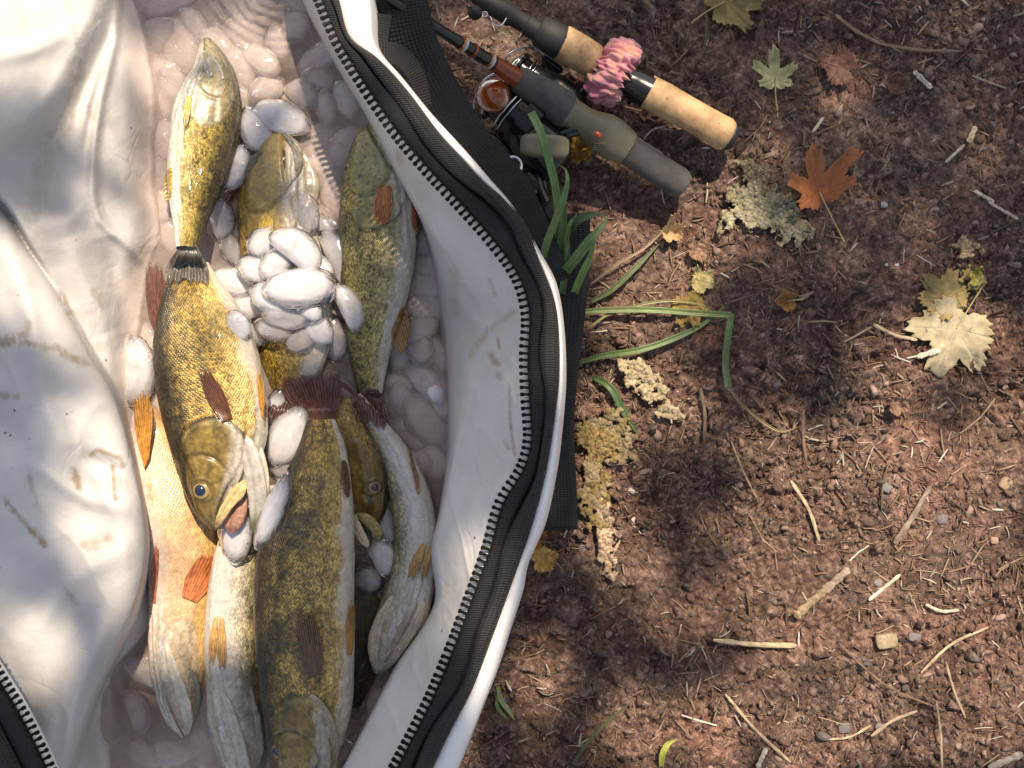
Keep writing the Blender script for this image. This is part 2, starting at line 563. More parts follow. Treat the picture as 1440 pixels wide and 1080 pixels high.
# ------------------------------------------------------------------ the bag
TEETH = [(420, -90), (436, -40), (452, 0), (480, 65), (520, 130), (560, 188), (600, 236), (650, 290), (690, 335), (728, 388), (743, 440), (741, 500), (743, 560), (746, 620), (735, 660), (705, 710), (688, 770), (663, 840), (635, 915), (604, 988), (562, 1070), (525, 1140), (480, 1220)]
BW = [(448, -90), (462, -40), (476, 0), (492, 53), (530, 82), (573, 128), (617, 187), (653, 226), (680, 256), (707, 279), (740, 320), (756, 362), (777, 414), (785, 457), (786, 534), (779, 592), (767, 665), (748, 738), (721, 816), (690, 901), (663, 971), (636, 1022), (608, 1080), (575, 1150), (535, 1230)]
WO = [(500, -90), (515, -30), (521, 10), (527, 62), (560, 103), (600, 153), (653, 211), (682, 245), (717, 286), (757, 353), (779, 396), (790, 457), (793, 534), (787, 612), (780, 665), (764, 738), (739, 797), (732, 833), (713, 893), (698, 940), (674, 1002), (643, 1080), (612, 1150), (575, 1230)]
COLLAR = [(395, -90), (420, -30), (440, 20), (478, 90), (520, 160), (560, 240), (600, 312), (652, 392), (684, 455), (666, 506), (648, 580), (636, 650), (622, 720), (611, 776), (615, 848), (560, 940), (485, 1080), (440, 1160), (400, 1230)]
BEDR = [(388, -90), (413, -30), (433, 20), (470, 90), (512, 160), (552, 240), (590, 312), (610, 390), (620, 455), (627, 506), (629, 580), (627, 650), (616, 720), (604, 776), (608, 850), (552, 940), (477, 1080), (432, 1160), (392, 1230)]
BEDL = [(150, -90), (185, 0), (203, 60), (215, 150), (212, 250), (222, 330), (206, 380), (190, 500), (188, 600), (192, 700), (205, 800), (212, 870), (150, 950), (140, 1010), (150, 1080), (160, 1230)]
LOBE = [(-260, 120), (-120, 190), (0, 285), (40, 350), (80, 412), (128, 500), (160, 555), (186, 640), (203, 720), (207, 780), (192, 850), (160, 920), (132, 980), (112, 1040), (95, 1110), (80, 1230)]


def atY(poly, y):
    P = np.array(poly, float)
    return np.interp(y, P[:, 1], P[:, 0])


NR, NC = 560, 400
pys = np.linspace(-88, 1225, NR)
us = np.concatenate([np.linspace(0, 0.66, 240), np.linspace(0.66, 1, 161)[1:]])
TS = crom(TEETH, 400)
xt = np.interp(pys, TS[:, 1], TS[:, 0])
PX = -230 + (xt[:, None] + 5 + 230) * us[None, :]
PY = np.repeat(pys[:, None], NC, 1)


def smoothline(poly):
    S = crom(poly, 300)
    o = np.argsort(S[:, 1])
    return S[o]


cl = smoothline(COLLAR); br = smoothline(BEDR); bl = smoothline(BEDL)
xc = np.interp(PY, cl[:, 1], cl[:, 0]); xb = np.interp(PY, br[:, 1], br[:, 0]); xl = np.interp(PY, bl[:, 1], bl[:, 0])
wob = (fbm(PX / 60, PY / 60, 91, 3) - 0.5) * 10
floor = 0.022 + (fbm(PX / 80, PY / 80, 92, 3) - 0.5) * 0.008
# right wall
tb = np.clip((PX - xb) / np.maximum(xc - xb, 6), 0, 1)
tcz = np.clip((PX - xc) / np.maximum(xt[:, None] - xc, 10), 0, 1)
zr = 0.045 + 0.075 * tb ** 0.8 + 0.045 * tcz ** 0.85
zr = np.where(PX < xb, 0.045 - (xb - PX) * 0.0018, zr)
# left wall
dl = xl - PX + wob * 0.5
zl = 0.056 + np.clip(dl, 0, 400) * 0.00034 + 0.010 * sstep(0, 40, dl)
zl = np.where(dl < 0, 0.056 + dl * 0.0009, zl)
d, s, tt = polydist(PX, PY, crom(LOBE, 60)[:, :2])
sd = d * s                     # positive = right of travel (image space: left side of the edge, i.e. inside the lobe)
ins = sd
roll = np.clip(ins, 0, 60) / 60
zlobe = 0.108 + 0.028 * np.sqrt(np.clip(1 - (1 - roll) ** 2, 0, 1)) + np.clip(ins - 60, 0, 300) * 0.00006
zlobe += 0.006 * np.sin(PX / 46 + PY / 90) * sstep(0, 80, ins) + (fbm(PX / 120, PY / 120, 95, 2) - 0.5) * 0.02 * sstep(0, 90, ins)
blend = sstep(-9, 3, ins)
UPL = [(-260, 235), (-120, 225), (0, 205), (58, 176), (96, 122), (120, 76), (150, 10), (165, -90)]
d2_, s2_, _ = polydist(PX, PY, crom(UPL, 40)[:, :2])
up = -(d2_ * s2_)
zl = zl + 0.022 * sstep(-30, 26, -up * -1) if False else zl + 0.020 * sstep(-26, 22, d2_ * -s2_)


def ridge(pts, w, a):
    dd, _, t_ = polydist(PX, PY, crom(pts, 24)[:, :2])
    return a * np.exp(-(dd / w) ** 2) * np.sin(np.clip(t_, 0.02, 0.98) * math.pi) ** 0.5


zl = zl + ridge([(172, -60), (160, 60), (140, 150), (130, 250), (140, 310), (180, 345), (212, 385)], 7, 0.0055)
zl = zl + ridge([(150, 70), (125, 140), (112, 200)], 7, 0.004) + ridge([(60, 320), (110, 300), (125, 240)], 14, 0.004)
zl = zl + ridge([(150, 330), (165, 400), (178, 470)], 16, -0.006) + ridge([(95, 330), (120, 400), (150, 470)], 18, 0.006)
zl = zl + ridge([(-40, 80), (40, 70), (110, 40)], 16, 0.004)
zlobe = zlobe + ridge([(8, 320), (40, 440), (60, 560), (100, 640)], 16, 0.006) + ridge([(40, 900), (100, 820), (190, 760)], 18, 0.006) \
    + ridge([(200, 690), (160, 660), (110, 640)], 12, -0.005) + ridge([(-30, 560), (40, 640), (80, 760)], 26, -0.006) \
    + ridge([(90, 1100), (110, 980), (150, 880)], 12, 0.006) + ridge([(30, 640), (120, 700), (190, 720)], 12, 0.004)
zleft = zl * (1 - blend) + zlobe * blend
for pts, w, a in [([(165, 940), (190, 1010), (205, 1080)], 8, 0.006), ([(150, 930), (158, 1000), (150, 1080)], 7, 0.006)]:
    zleft = zleft + ridge(pts, w, a) * (1 - blend)
for pts, w, a in [([(705, 470), (650, 500), (632, 560)], 14, 0.006), ([(610, 330), (650, 430), (700, 480)], 9, 0.004), ([(650, 470), (660, 560), (640, 640)], 8, 0.004),
                  ([(640, 800), (660, 730), (700, 640)], 12, 0.002), ([(700, 480), (722, 560), (724, 640)], 7, -0.003)]:
    zr = zr + ridge(pts, w, a)
mid = (PX > (xl + xb) / 2)
def rdg(sx, sy, ang, seed):
    ca_, sa_ = math.cos(ang), math.sin(ang)
    wx_n = PX + 30 * (fbm(PX / 90, PY / 90, seed + 1, 2) - .5); wy_n = PY + 30 * (fbm(PX / 90, PY / 90, seed + 2, 2) - .5)
    n_ = fbm((wx_n * ca_ + wy_n * sa_) / sx, (-wx_n * sa_ + wy_n * ca_) / sy, seed, 2)
    return np.clip(1 - np.abs(n_ - 0.5) * 9, 0, 1) ** 2


zleft = zleft + 0.0013 * rdg(330, 90, 1.15, 201) * sstep(10, 60, dl)
zr = zr + 0.0016 * rdg(150, 40, 1.3, 211) * sstep(.1, .4, tb) * sstep(1.0, .7, tcz)
Z = np.where(mid, np.maximum(zr, floor), np.maximum(zleft, floor))
Z = Z + (fbm(PX / 30, PY / 30, 96, 2) - 0.5) * 0.0012 * (Z > 0.05)
k = (H - Z) / F
LV = np.stack([(PX - 720) * k, (540 - PY) * k, Z], -1)

# dirt smears on the lobe and the collar
dirt = np.zeros_like(PX)
nz = fbm(PX / 9, PY / 9, 60, 4); nz2 = fbm(PX / 4, PY / 14, 61, 3)


def smear(pts, w, a, th=0.45):
    global dirt
    dd, _, t_ = polydist(PX, PY, pts)
    dirt = np.maximum(dirt, a * sstep(0, 1, 1 - dd / w + (nz - 0.5) * 1.4) * sstep(th - 0.1, th + 0.12, nz2 + 0.15))


smear([(-20, 486), (12, 482), (30, 470)], 12, 1.0); smear([(30, 482), (80, 490), (118, 512)], 9, 0.75); smear([(38, 470), (40, 455)], 7, 0.6)
smear([(0, 556), (22, 558)], 7, 0.7); smear([(128, 640), (136, 632), (170, 645), (174, 655)], 5, 0.9, 0.3); smear([(158, 655), (162, 702)], 5, 1.0, 0.35)
smear([(104, 660), (110, 685)], 9, 1.0); smear([(5, 700), (30, 730), (62, 765)], 8, 0.9); smear([(120, 765), (150, 758)], 13, 0.7)
smear([(40, 670), (52, 712)], 8, 0.5); smear([(82, 410), (90, 420), (100, 440)], 6, 0.8); smear([(132, 410), (140, 430)], 10, 0.6)
smear([(95, 830), (105, 850)], 8, 0.5); smear([(70, 200), (60, 260), (50, 330)], 26, 0.35); smear([(110, 90), (100, 150), (90, 190)], 16, 0.4); smear([(125, 150), (130, 165)], 7, 0.6)
smear([(690, 500), (700, 512)], 9, 0.8); smear([(700, 525), (704, 532)], 6, 0.6); smear([(716, 540), (718, 600), (724, 640)], 3, 0.8, 0.3)
smear([(720, 440), (690, 460), (660, 500)], 7, 0.5); smear([(690, 395), (697, 415)], 6, 0.6); smear([(640, 380), (640, 440)], 10, 0.35)
smear([(710, 620), (714, 630)], 5, 0.6); smear([(560, 215), (565, 235)], 8, 0.5); smear([(700, 475), (702, 490)], 3, 0.9, 0.2)
wet = np.maximum(sstep(0.085, 0.055, Z), 0)
bag = empty('fish_bag', (-0.12, 0, 0), 'open white vinyl fish cooler bag with black zipper, holding bass on ice', 'bag')
lm = mesh('liner', LV.reshape(-1, 3), grid_faces(NR, NC), attrs={'dirt': dirt.ravel(), 'wet': wet.ravel()})
liner = link('liner', lm, M['vinyl'], bag)
liner['label'] = 'creased white inner liner with brown dirt smears'
EXBVH = []
bl_faces = grid_faces(NR, NC)[::1]
EXBVH.append(BVHTree.FromPolygons([tuple(v) for v in LV.reshape(-1, 3)], bl_faces.tolist()))


def strip(name, rows, mat, parent, thick=0.0, uvw=0.02):
    """ribbon lofted through rows: list of (n,3) polylines of equal length"""
    R = np.stack(rows, 1)
    n, m = R.shape[:2]
    ss = np.concatenate([[0], np.cumsum(np.linalg.norm(np.diff(R[:, 0], axis=0), axis=1))])
    vv = np.concatenate([[0], np.cumsum(np.linalg.norm(np.diff(R[n // 2], axis=0), axis=1))])
    uv = np.stack([np.repeat(ss[:, None], m, 1), np.repeat(vv[None, :], n, 0)], -1).reshape(-1, 2)
    o = link(name, mesh(name, R.reshape(-1, 3), grid_faces(n, m), uv=uv), mat, parent)
    if thick:
        md = o.modifiers.new('solid', 'SOLIDIFY'); md.thickness = thick; md.offset = 0
    return o


NS = 420
yv = np.linspace(-88, 1222, NS)
tx = np.interp(yv, *zip(*[(a[1], a[0]) for a in crom(TEETH, 300)]))
bx_ = np.interp(yv, *zip(*[(a[1], a[0]) for a in crom(BW, 300)]))
wx_ = np.interp(yv, *zip(*[(a[1], a[0]) for a in crom(WO, 300)]))


def row(px, py, z):
    z = np.broadcast_to(np.asarray(z, float), np.shape(px))
    k = (H - z) / F
    return np.stack([(px - 720) * k, (540 - py) * k, z], -1)


wav = 0.0018 * np.sin(yv / 33) + 0.0012 * np.sin(yv / 14 + 1)
fold = 0.5 + 0.09 * np.sin(yv / 47 + 0.6) + 0.06 * np.sin(yv / 21)
q = lambda f: tx + (bx_ - tx) * f
tape = strip('zipper_tape', [row(tx + 2, yv, 0.1665), row(q(0.2), yv, 0.1695), row(q(fold * 0.8), yv, 0.1700 + wav * .6), row(q(fold), yv, 0.1655), row(q(fold + 0.04), yv, 0.156)], M['tape'], bag, 0.0012)
bind = strip('binding', [row(q(fold - 0.02), yv, 0.158), row(q(fold + 0.0), yv, 0.166), row(q(fold + 0.12), yv, 0.1715 + wav), row(q(0.80), yv, 0.1725 + wav), row(q(0.95), yv, 0.1705), row(q(1.03), yv, 0.165)], M['binding'], bag, 0.0008)
rim = strip('rim', [row(q(0.93), yv, 0.163), row(q(1.0), yv, 0.1675), row(bx_ + (wx_ - bx_) * 0.35, yv, 0.1685), row(bx_ + (wx_ - bx_) * 0.8, yv, 0.1655), row(wx_, yv, 0.160)], M['shell'], bag, 0.0)
# outer shell: from the rim down to the ground, then round the other three sides
prof = [(0.160, 0), (0.150, 0.002), (0.12, 0.001), (0.08, 0.0), (0.04, -0.002), (0.0, -0.004), (-0.012, -0.004)]
top = row(wx_, yv, 0.160)
rows = []
for z_, off in prof:
    r = top.copy(); r[:, 0] += off + 0.0015 * np.sin(yv / 30 + z_ * 60) * (z_ < 0.15); r[:, 2] = z_; rows.append(r)
strip('shell_side', rows, M['shell'], bag)


def skirt(name, edge):
    rr = []
    for z_ in (1.0, 0.7, 0.35, 0.0):
        r = edge.copy(); r[:, 2] = -0.012 + (r[:, 2] + 0.012) * z_; rr.append(r)
    return strip(name, rr, M['shell'], bag)


skirt('shell_side', LV[:, 0, :].copy()); skirt('shell_end', LV[0, :, :].copy()); skirt('shell_end', LV[-1, :, :].copy())

# zipper teeth, each one a piece
tm = []
prof_t = [(-0.0042, 0.0008), (-0.0037, 0.0016), (-0.0026, 0.0015), (-0.0020, 0.0009), (0.0, 0.0011), (0.0022, 0.0011)]
tv = []
for x_, h_ in prof_t:
    for sy, szz in ((-1, -1), (1, -1), (1, 1), (-1, 1)): tv.append((x_, sy * h_, szz * 0.0011))
tf = [[0, 3, 2, 1]] + [[a * 4 + b, a * 4 + (b + 1) % 4, (a + 1) * 4 + (b + 1) % 4, (a + 1) * 4 + b] for a in range(len(prof_t) - 1) for b in range(4)] + [[20, 21, 22, 23]]
tooth_me = mesh('zipper_tooth', tv, tf, smooth=False)
tooth_me.materials.append(M['tooth'])


def teeth_along(line, z, tape_o, spacing=9.6, flip=1):
    S = crom(line, 2000)[:, :2]
    L = np.concatenate([[0], np.cumsum(np.linalg.norm(np.diff(S, axis=0), axis=1))])
    n = int(L[-1] / spacing)
    for i in range(n):
        t_ = (i + 0.5) * spacing
        x = np.interp(t_, L, S[:, 0]); y = np.interp(t_, L, S[:, 1])
        x2 = np.interp(t_ + 2, L, S[:, 0]); y2 = np.interp(t_ + 2, L, S[:, 1])
        if not (-30 < x < 1460 and -30 < y < 1110): continue
        p = Vector(W(x, y, z)); d = (Vector(W(x2, y2, z)) - p).normalized()
        nrm = Vector((-d.y, d.x, 0)) * flip     # +x of the tooth
        o = link('zipper_tooth', tooth_me, None, tape_o)
        a = math.atan2(nrm.y, nrm.x) + random.uniform(-.09, .09)
        o.location = p
        o.scale = (1.2, 0.78, 0.9)
        o.rotation_euler = (0, random.uniform(-.25, .05), a)


teeth_along(TEETH, 0.1672, tape, flip=1)
# the far side of the opening, seen in the bottom left corner
T2 = [(-45, 880), (-20, 925), (0, 958), (20, 990), (42, 1030), (66, 1080), (85, 1130), (100, 1190)]
S2 = crom(T2, 120)
a2 = np.arctan2(np.gradient(S2[:, 1]), np.gradient(S2[:, 0]))
nx2, ny2 = -np.sin(a2), np.cos(a2)     # to the lower left
q2 = lambda w, z: row(S2[:, 0] + nx2 * w, S2[:, 1] + ny2 * w, z)
tape2 = strip('zipper_tape', [q2(0, 0.1765), q2(8, 0.1785), q2(24, 0.1785), q2(32, 0.174), q2(35, 0.168)], M['tape'], bag, 0.0012)
strip('binding', [q2(30, 0.172), q2(34, 0.178), q2(48, 0.1815), q2(66, 0.1805), q2(76, 0.172)], M['binding'], bag, 0.0008)
strip('rim', [q2(73, 0.170), q2(80, 0.174), q2(100, 0.172), q2(115, 0.16), q2(120, 0.13)], M['shell'], bag)
teeth_along(T2, 0.1772, tape2, flip=-1)
# folded lip of vinyl beside it
strip('lip', [q2(-16, 0.150), q2(-12, 0.165), q2(-4, 0.174), q2(2, 0.1755), q2(20, 0.172)], M['shell'], bag)

# ---------------- webbing
def ribbon(name, pts, z_, width, mat, parent, thick=0.0016, n=90, tilt=0.0, cross=6, arch=0.0):
    """pts: (px,py,z,halfwidth_px[,tilt]) centre line"""
    S = crom(pts, n)
    ang = np.arctan2(np.gradient(S[:, 1]), np.gradient(S[:, 0]))
    nx, ny = -np.sin(ang), np.cos(ang)
    rws = []
    for f in np.linspace(-1, 1, cross):
        w = S[:, 3] * f
        tl = S[:, 4] if S.shape[1] > 4 else 0
        rws.append(row(S[:, 0] + nx * w, S[:, 1] + ny * w, S[:, 2] + f * tl + arch * (1 - f * f)))
    return strip(name, rws, mat, parent, thick)


ribbon('webbing_strap', [(556, -60, .135, 36, 0), (562, -10, .135, 38, 0), (575, 60, .128, 40, 0), (612, 136, .118, 38, 0), (660, 212, .105, 38, 0), (712, 268, .09, 34, 0), (748, 330, .07, 28, 0), (778, 400, .06, 28, 0)], 0, 0, M['webbing'], bag, n=120)['label'] = 'black webbing carry handle'
ribbon('webbing_loop', [(535, 20, .142, 16, 0), (528, 72, .146, 20, 0), (560, 78, .152, 14, .004), (584, 104, .15, 12, .004), (598, 150, .14, 10, 0)], 0, 0, M['webbing'], bag, n=60)
ribbon('webbing_strap', [(800, 300, .05, 30, 0), (801, 370, .045, 28, 0), (797, 450, .04, 25, 0), (790, 530, .04, 22, 0), (786, 600, .035, 21, 0), (786, 660, .03, 24, 0), (788, 745, .022, 24, 0)], 0, 0, M['webbing'], bag, n=120)
ribbon('webbing_strap', [(784, 618, .046, 19, 0), (786, 660, .041, 22, 0), (788, 700, .034, 23, 0), (789, 741, .03, 23.5, 0)], 0, 0, M['webbing'], bag, n=40)
ribbon('webbing_strap', [(640, 165, .10, 16, 0), (685, 250, .07, 24, 0), (735, 310, .05, 30, 0), (785, 355, .03, 30, 0)], 0, 0, M['webbing'], bag, n=60)

# ------------------------------------------------------------------ water
ZW = 0.0535
wy_ = np.linspace(-85, 1220, 220)
wl = np.interp(wy_, bl[:, 1], bl[:, 0]) - 22; wr = np.interp(wy_, br[:, 1], br[:, 0]) + 8
uu = np.linspace(0, 1, 90)
WX = wl[:, None] + (wr - wl)[:, None] * uu[None, :]; WY = np.repeat(wy_[:, None], 90, 1)
rc = np.hypot((WX - 405) / 1.0, (WY + 25) / 0.8)
rip = np.sin(rc / 2.6 + 4 * fbm(WX / 25, WY / 25, 70, 3)) * sstep(150, 90, rc) * 0.9
wv = row(WX.ravel(), WY.ravel(), ZW)
wm = mesh('meltwater', wv, grid_faces(220, 90), attrs={'ripple': rip.ravel()})
tag(link('meltwater', wm, M['water']), 'murky pinkish meltwater filling the bottom of the bag', kind='structure')

# ------------------------------------------------------------------ fish
FB = []      # (bvh) of the fish bodies


def surf(px, py, default, extra=None):
    o = Vector((0, 0, H)); d = Vector((W(px, py, 0))) - o
    d.normalize()
    best = None
    for b in (FB if extra is None else extra):
        r = b.ray_cast(o, d)
        if r[0] is not None and (best is None or r[0].z > best): best = r[0].z
    return default if best is None else best


PAL = dict(
    dark=dict(back=(0.018, 0.014, 0.008), mid=(0.04, 0.03, 0.014), low=(0.08, 0.06, 0.03), belly=(0.3, 0.27, 0.2), head=(0.02, 0.015, 0.01)),  # near-black palette: deep shade of the gap put into the fish colour
    gold=dict(back=(0.050, 0.038, 0.017), mid=(0.36, 0.228, 0.046), low=(0.54, 0.36, 0.11), belly=(0.60, 0.53, 0.43), head=(0.075, 0.052, 0.022)),
    bright=dict(back=(0.085, 0.065, 0.018), mid=(0.43, 0.30, 0.062), low=(0.60, 0.46, 0.19), belly=(0.64, 0.59, 0.51), head=(0.16, 0.13, 0.06)),
    olive=dict(back=(0.07, 0.065, 0.03), mid=(0.36, 0.29, 0.085), low=(0.42, 0.35, 0.16), belly=(0.52, 0.47, 0.39), head=(0.15, 0.13, 0.06)),
    pale=dict(back=(0.22, 0.14, 0.06), mid=(0.60, 0.36, 0.13), low=(0.66, 0.43, 0.25), belly=(0.64, 0.51, 0.43), head=(0.46, 0.41, 0.32)),
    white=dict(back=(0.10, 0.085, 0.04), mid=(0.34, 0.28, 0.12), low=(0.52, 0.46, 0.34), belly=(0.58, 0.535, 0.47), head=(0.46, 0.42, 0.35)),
)


def fish(label, sts, pal, sigma, roll_deg, headlen, eye=None, grp='bass lying in the ice bag', seed=1, thick=0.58, nsc=(1.0, 44), bounds=(0.26, 0.52, 0.74), mouth=True, eyer=9, headpale=0.0, speck=0.0, bars=0.0):
    NU, NV = 300, 132
    S = crom(sts, NU)
    zc = S[:, 3]
    C3 = row(S[:, 0], S[:, 1], zc)
    hh = np.maximum(S[:, 2], 1.5) / F * (H - zc)
    T = np.gradient(C3, axis=0); T /= np.linalg.norm(T, axis=1)[:, None]
    T = np.stack([np.convolve(np.pad(T[:, i], 6, mode='edge'), np.ones(13) / 13, 'valid') for i in range(3)], -1)
    T /= np.linalg.norm(T, axis=1)[:, None]
    up = np.array([0, 0, 1.0])
    Sd = np.cross(up, T); Sd /= np.linalg.norm(Sd, axis=1)[:, None]
    Up = np.cross(T, Sd)
    r = math.radians(roll_deg)
    B = math.cos(r) * sigma * Sd + math.sin(r) * Up
    N = math.cos(r) * Up - math.sin(r) * sigma * Sd
    al = np.concatenate([[0], np.cumsum(np.linalg.norm(np.diff(C3, axis=0), axis=1))])
    L = al[-1]
    phi = np.linspace(0, 2 * math.pi, NV, endpoint=False) + 1e-4
    U, PH = np.meshgrid(al, phi, indexing='ij')
    hd = (L - U) / headlen                         # 0 snout .. 1 gill edge
    y = np.cos(PH); x = np.sin(PH)
    a = np.abs(((PH + math.pi) % (2 * math.pi)) - math.pi) / math.pi   # 0 back .. 1 belly
    th = thick * (1 - 0.25 * sstep(0.35, 0.0, U / L)) * (1 + 0.10 * sstep(1.2, 0.5, hd))
    yy = np.sign(y) * np.abs(y) ** 0.92
    xx = np.sign(x) * np.abs(x) ** 0.86
    ins = sstep(0, 1, np.clip(hd * 1.0, 0, 1))
    # relief of the head
    wig = (fbm(U * 160, PH * 3, seed, 3) - 0.5)
    edge = 1.04 - 0.46 * (y + 0.08) ** 2 + 0.07 * wig
    nape = sstep(0.62, 0.30, y)
    gill = sstep(0.05, 0.0, hd - edge) * sstep(-0.95, -0.6, y) * nape
    pre = np.exp(-((hd - (0.73 - 0.42 * (y - 0.1) ** 2)) / 0.020) ** 2) * sstep(0.75, 0.5, np.abs(y + 0.12)) * (0.6 + 0.8 * vnoise(PH * 9, PH * 0, seed))
    plate = sstep(0.0, -0.05, hd - (0.73 - 0.42 * (y - 0.1) ** 2)) * sstep(0.75, 0.5, np.abs(y + 0.12))
    gilledge = np.exp(-((hd - edge) / 0.020) ** 2) * nape * (0.45 + 0.9 * vnoise(PH * 6, U * 30, seed + 2))
    qf = 1.0 if (mouth and headpale == 0 and pal != 'pale') else 0.3
    pre = pre * qf; gilledge = gilledge * qf
    disp = 0.0026 * qf * gill + 0.0009 * qf * plate - 0.0012 * pre - 0.0012 * gilledge
    # branchiostegal folds of the throat
    fl = hd + 0.30 * (y + 1.0) + 0.04 * wig
    throat = sstep(-0.35, -0.6, y) * sstep(1.25, 1.05, hd) * sstep(0.1, 0.25, hd)
    disp += throat * 0.0005 * np.sin((y * 1.0 + 0.15 * hd) * 34 + wig * 4)
    # mouth: a long cleft with the maxilla plate standing proud
    my = -0.22 - 0.36 * hd / 0.5
    cleft = np.exp(-((y - my) / 0.045) ** 2) * sstep(0.56, 0.46, hd)
    maxi = np.exp(-((y - (my + 0.13)) / 0.085) ** 2) * sstep(0.58, 0.50, hd) * sstep(0.02, 0.1, hd)
    if mouth: disp += -0.0030 * cleft + 0.0013 * maxi
    # eye socket
    if eye is None: eye = (0.36, 0.40)
    ed = np.hypot((hd - eye[0]) * headlen, (PH - math.acos(eye[1])) * np.interp(eye[0], [0, 1], [0.55, 1]) * hh.max() * 0.9)
    rim_ = np.exp(-((ed - eyer * 0.00055) / 0.0011) ** 2)
    disp += 0.0009 * rim_
    disp += (fbm(U * 70, PH * 5, seed + 3, 3) - 0.5) * 0.0012 * sstep(0, 0.3, hd)
    hcol = hh[:, None]
    Pt = C3[:, None, :] + B[:, None, :] * (hcol * yy)[..., None] + N[:, None, :] * (hcol * th * xx)[..., None]
    nr = B[:, None, :] * (yy)[..., None] + N[:, None, :] * xx[..., None]
    nr /= np.linalg.norm(nr, axis=-1, keepdims=True) + 1e-9
    fade = np.clip(hcol / (hh.max() * 0.35), 0, 1)
    Pt = Pt + nr * (disp * fade)[..., None]
    # colours
    P = {k_: np.array(v_) for k_, v_ in PAL[pal].items()}
    n1 = fbm(U * 55, PH * 7, seed + 20, 4); n2 = fbm(U * 240, PH * 22, seed + 21, 3)
    av = a + (n1 - 0.5) * 0.16 + (n2 - 0.5) * 0.10
    b0, b1, b2 = bounds
    w1 = sstep(b0 - 0.10, b0 + 0.12, av)[..., None]; w2 = sstep(b1 - 0.08, b1 + 0.14, av)[..., None]; w3 = sstep(b2 - 0.05, b2 + 0.08, av)[..., None]
    col = P['back'] * (1 - w1) + P['mid'] * w1
    col = col * (1 - w2) + P['low'] * w2
    col = col * (1 - w3) + P['belly'] * w3
    if bars:
        bb = sstep(0.50, 0.66, fbm(U * 42, PH * 2.2, seed + 30, 3)) * sstep(0.75, 0.5, a)
        col = col * (1 - bars * bb)[..., None]
    if speck:
        sp = sstep(0.66, 0.74, fbm(U * 330, PH * 30, seed + 31, 2)) * sstep(0.9, 0.5, a)
        col = col * (1 - speck * sp)[..., None]
    hedge = np.where(y > 0.3, edge * (1 - sstep(.3, .9, y) * .25), edge)
    hm = sstep(0.02 + .12 * (1 - nape), -0.02 - .14 * (1 - nape), hd - hedge + (n2 - .5) * .05)[..., None]
    hn = fbm(U * 130, PH * 11, seed + 40, 4)[..., None]
    hc = (P['head'] * 0.40 + col * 0.50) * (0.30 + 1.3 * hn) * (0.65 + 0.7 * fbm(U * 420, PH * 36, seed + 47, 3)[..., None])
    vein_ = sstep(0.035, 0.0, np.abs(fbm(U * 90, PH * 6, seed + 44, 3) - 0.5))[..., None]
    hc = hc * (1 - 0.35 * vein_)
    cheek = (np.exp(-((hd - 0.62) / 0.22) ** 2 - ((y + 0.15) / 0.30) ** 2) * 0.75)[..., None]
    hc = hc * (1 - cheek) + (P['mid'] * 0.62 + P['head'] * 0.4) * cheek * (0.55 + 0.9 * hn)
    grey = np.array([0.50, 0.465, 0.41])
    ex, ey = (hd - eye[0]) / 0.3, (y - eye[1]) / 0.9
    ea = np.arctan2(ey, ex + 1e-6); er = np.hypot(ex, ey)
    strk = np.exp(-((ea + 0.9) / 0.13) ** 2) + np.exp(-((ea + 0.25) / 0.13) ** 2) + np.exp(-((ea - 0.45) / 0.12) ** 2)
    strk = strk * sstep(0.25, 0.45, er) * sstep(2.2, 1.2, er) * (0.5 + n1)
    hc = hc * (1 - np.clip(0.55 * strk, 0, .8))[..., None]
    cks = sstep(0.45, 0.62, fbm(U * 520, PH * 44, seed + 49, 2))[..., None]
    hc = hc + np.array([0.16, 0.12, 0.035]) * (cks * cheek) * 0.9
    pale_rim = np.exp(-((hd - edge + 0.045) / 0.02) ** 2)[..., None] * nape[..., None] * (0.3 + hn)
    hc = hc + np.array([0.22, 0.19, 0.11]) * pale_rim * 0.7
    spot = np.exp(-((hd - edge + 0.07) / 0.045) ** 2 - ((y - 0.18) / 0.12) ** 2)[..., None]
    hc = hc * (1 - 0.75 * spot)
    tw = np.clip(sstep(-0.30, -0.58, y + (n1 - 0.5) * 0.3) + headpale, 0, 1)[..., None]
    hc = hc * (1 - tw) + (grey * (0.75 + 0.5 * hn)) * tw
    hc = hc * (1 - 0.30 * (throat * (0.5 + 0.5 * np.sin((y + 0.15 * hd) * 34 + wig * 4 + 2)))[..., None] * 0.8)
    if mouth:
        hc = hc * (1 - 0.85 * cleft)[..., None]
        hc = hc * (1 - 0.5 * maxi[..., None]) + grey * 0.45 * 0.5 * maxi[..., None]
    hc = hc * (1 - 0.6 * pre)[..., None]
    hc = hc * (1 - 0.6 * rim_[..., None]) + np.array([0.05, 0.04, 0.02]) * 0.6 * rim_[..., None]
    hmx = hm * (0.45 if seed in (3, 7) else 0.85)
    hsp = 0.55 + 0.9 * fbm(U * 700, PH * 60, seed + 50, 2)[..., None]
    col = col * (1 - hmx) + hc * hmx
    col = col * (1 - hm + hm * hsp)
    col = col * (1 - (0.8 if mouth else 0.45) * gilledge[..., None] * sstep(-0.9, -0.6, y)[..., None])
    tipd = sstep(0.10, 0.0, hd)[..., None]
    col = col * (1 - 0.45 * tipd)
    # lateral line
    ll = np.exp(-((a - 0.40) / 0.008) ** 2) * (1 - hm[..., 0])
    col = col * (1 - 0.25 * ll)[..., None]
    scaly = (1 - hm[..., 0]) * (1 - 0.35 * w2[..., 0]) * (1 - 0.75 * w3[..., 0]) * (0.45 if pal in ('pale',) else 1.0)
    cu = U / (0.0021 * nsc[0]); cv = PH / (2 * math.pi) * nsc[1] * 2.9
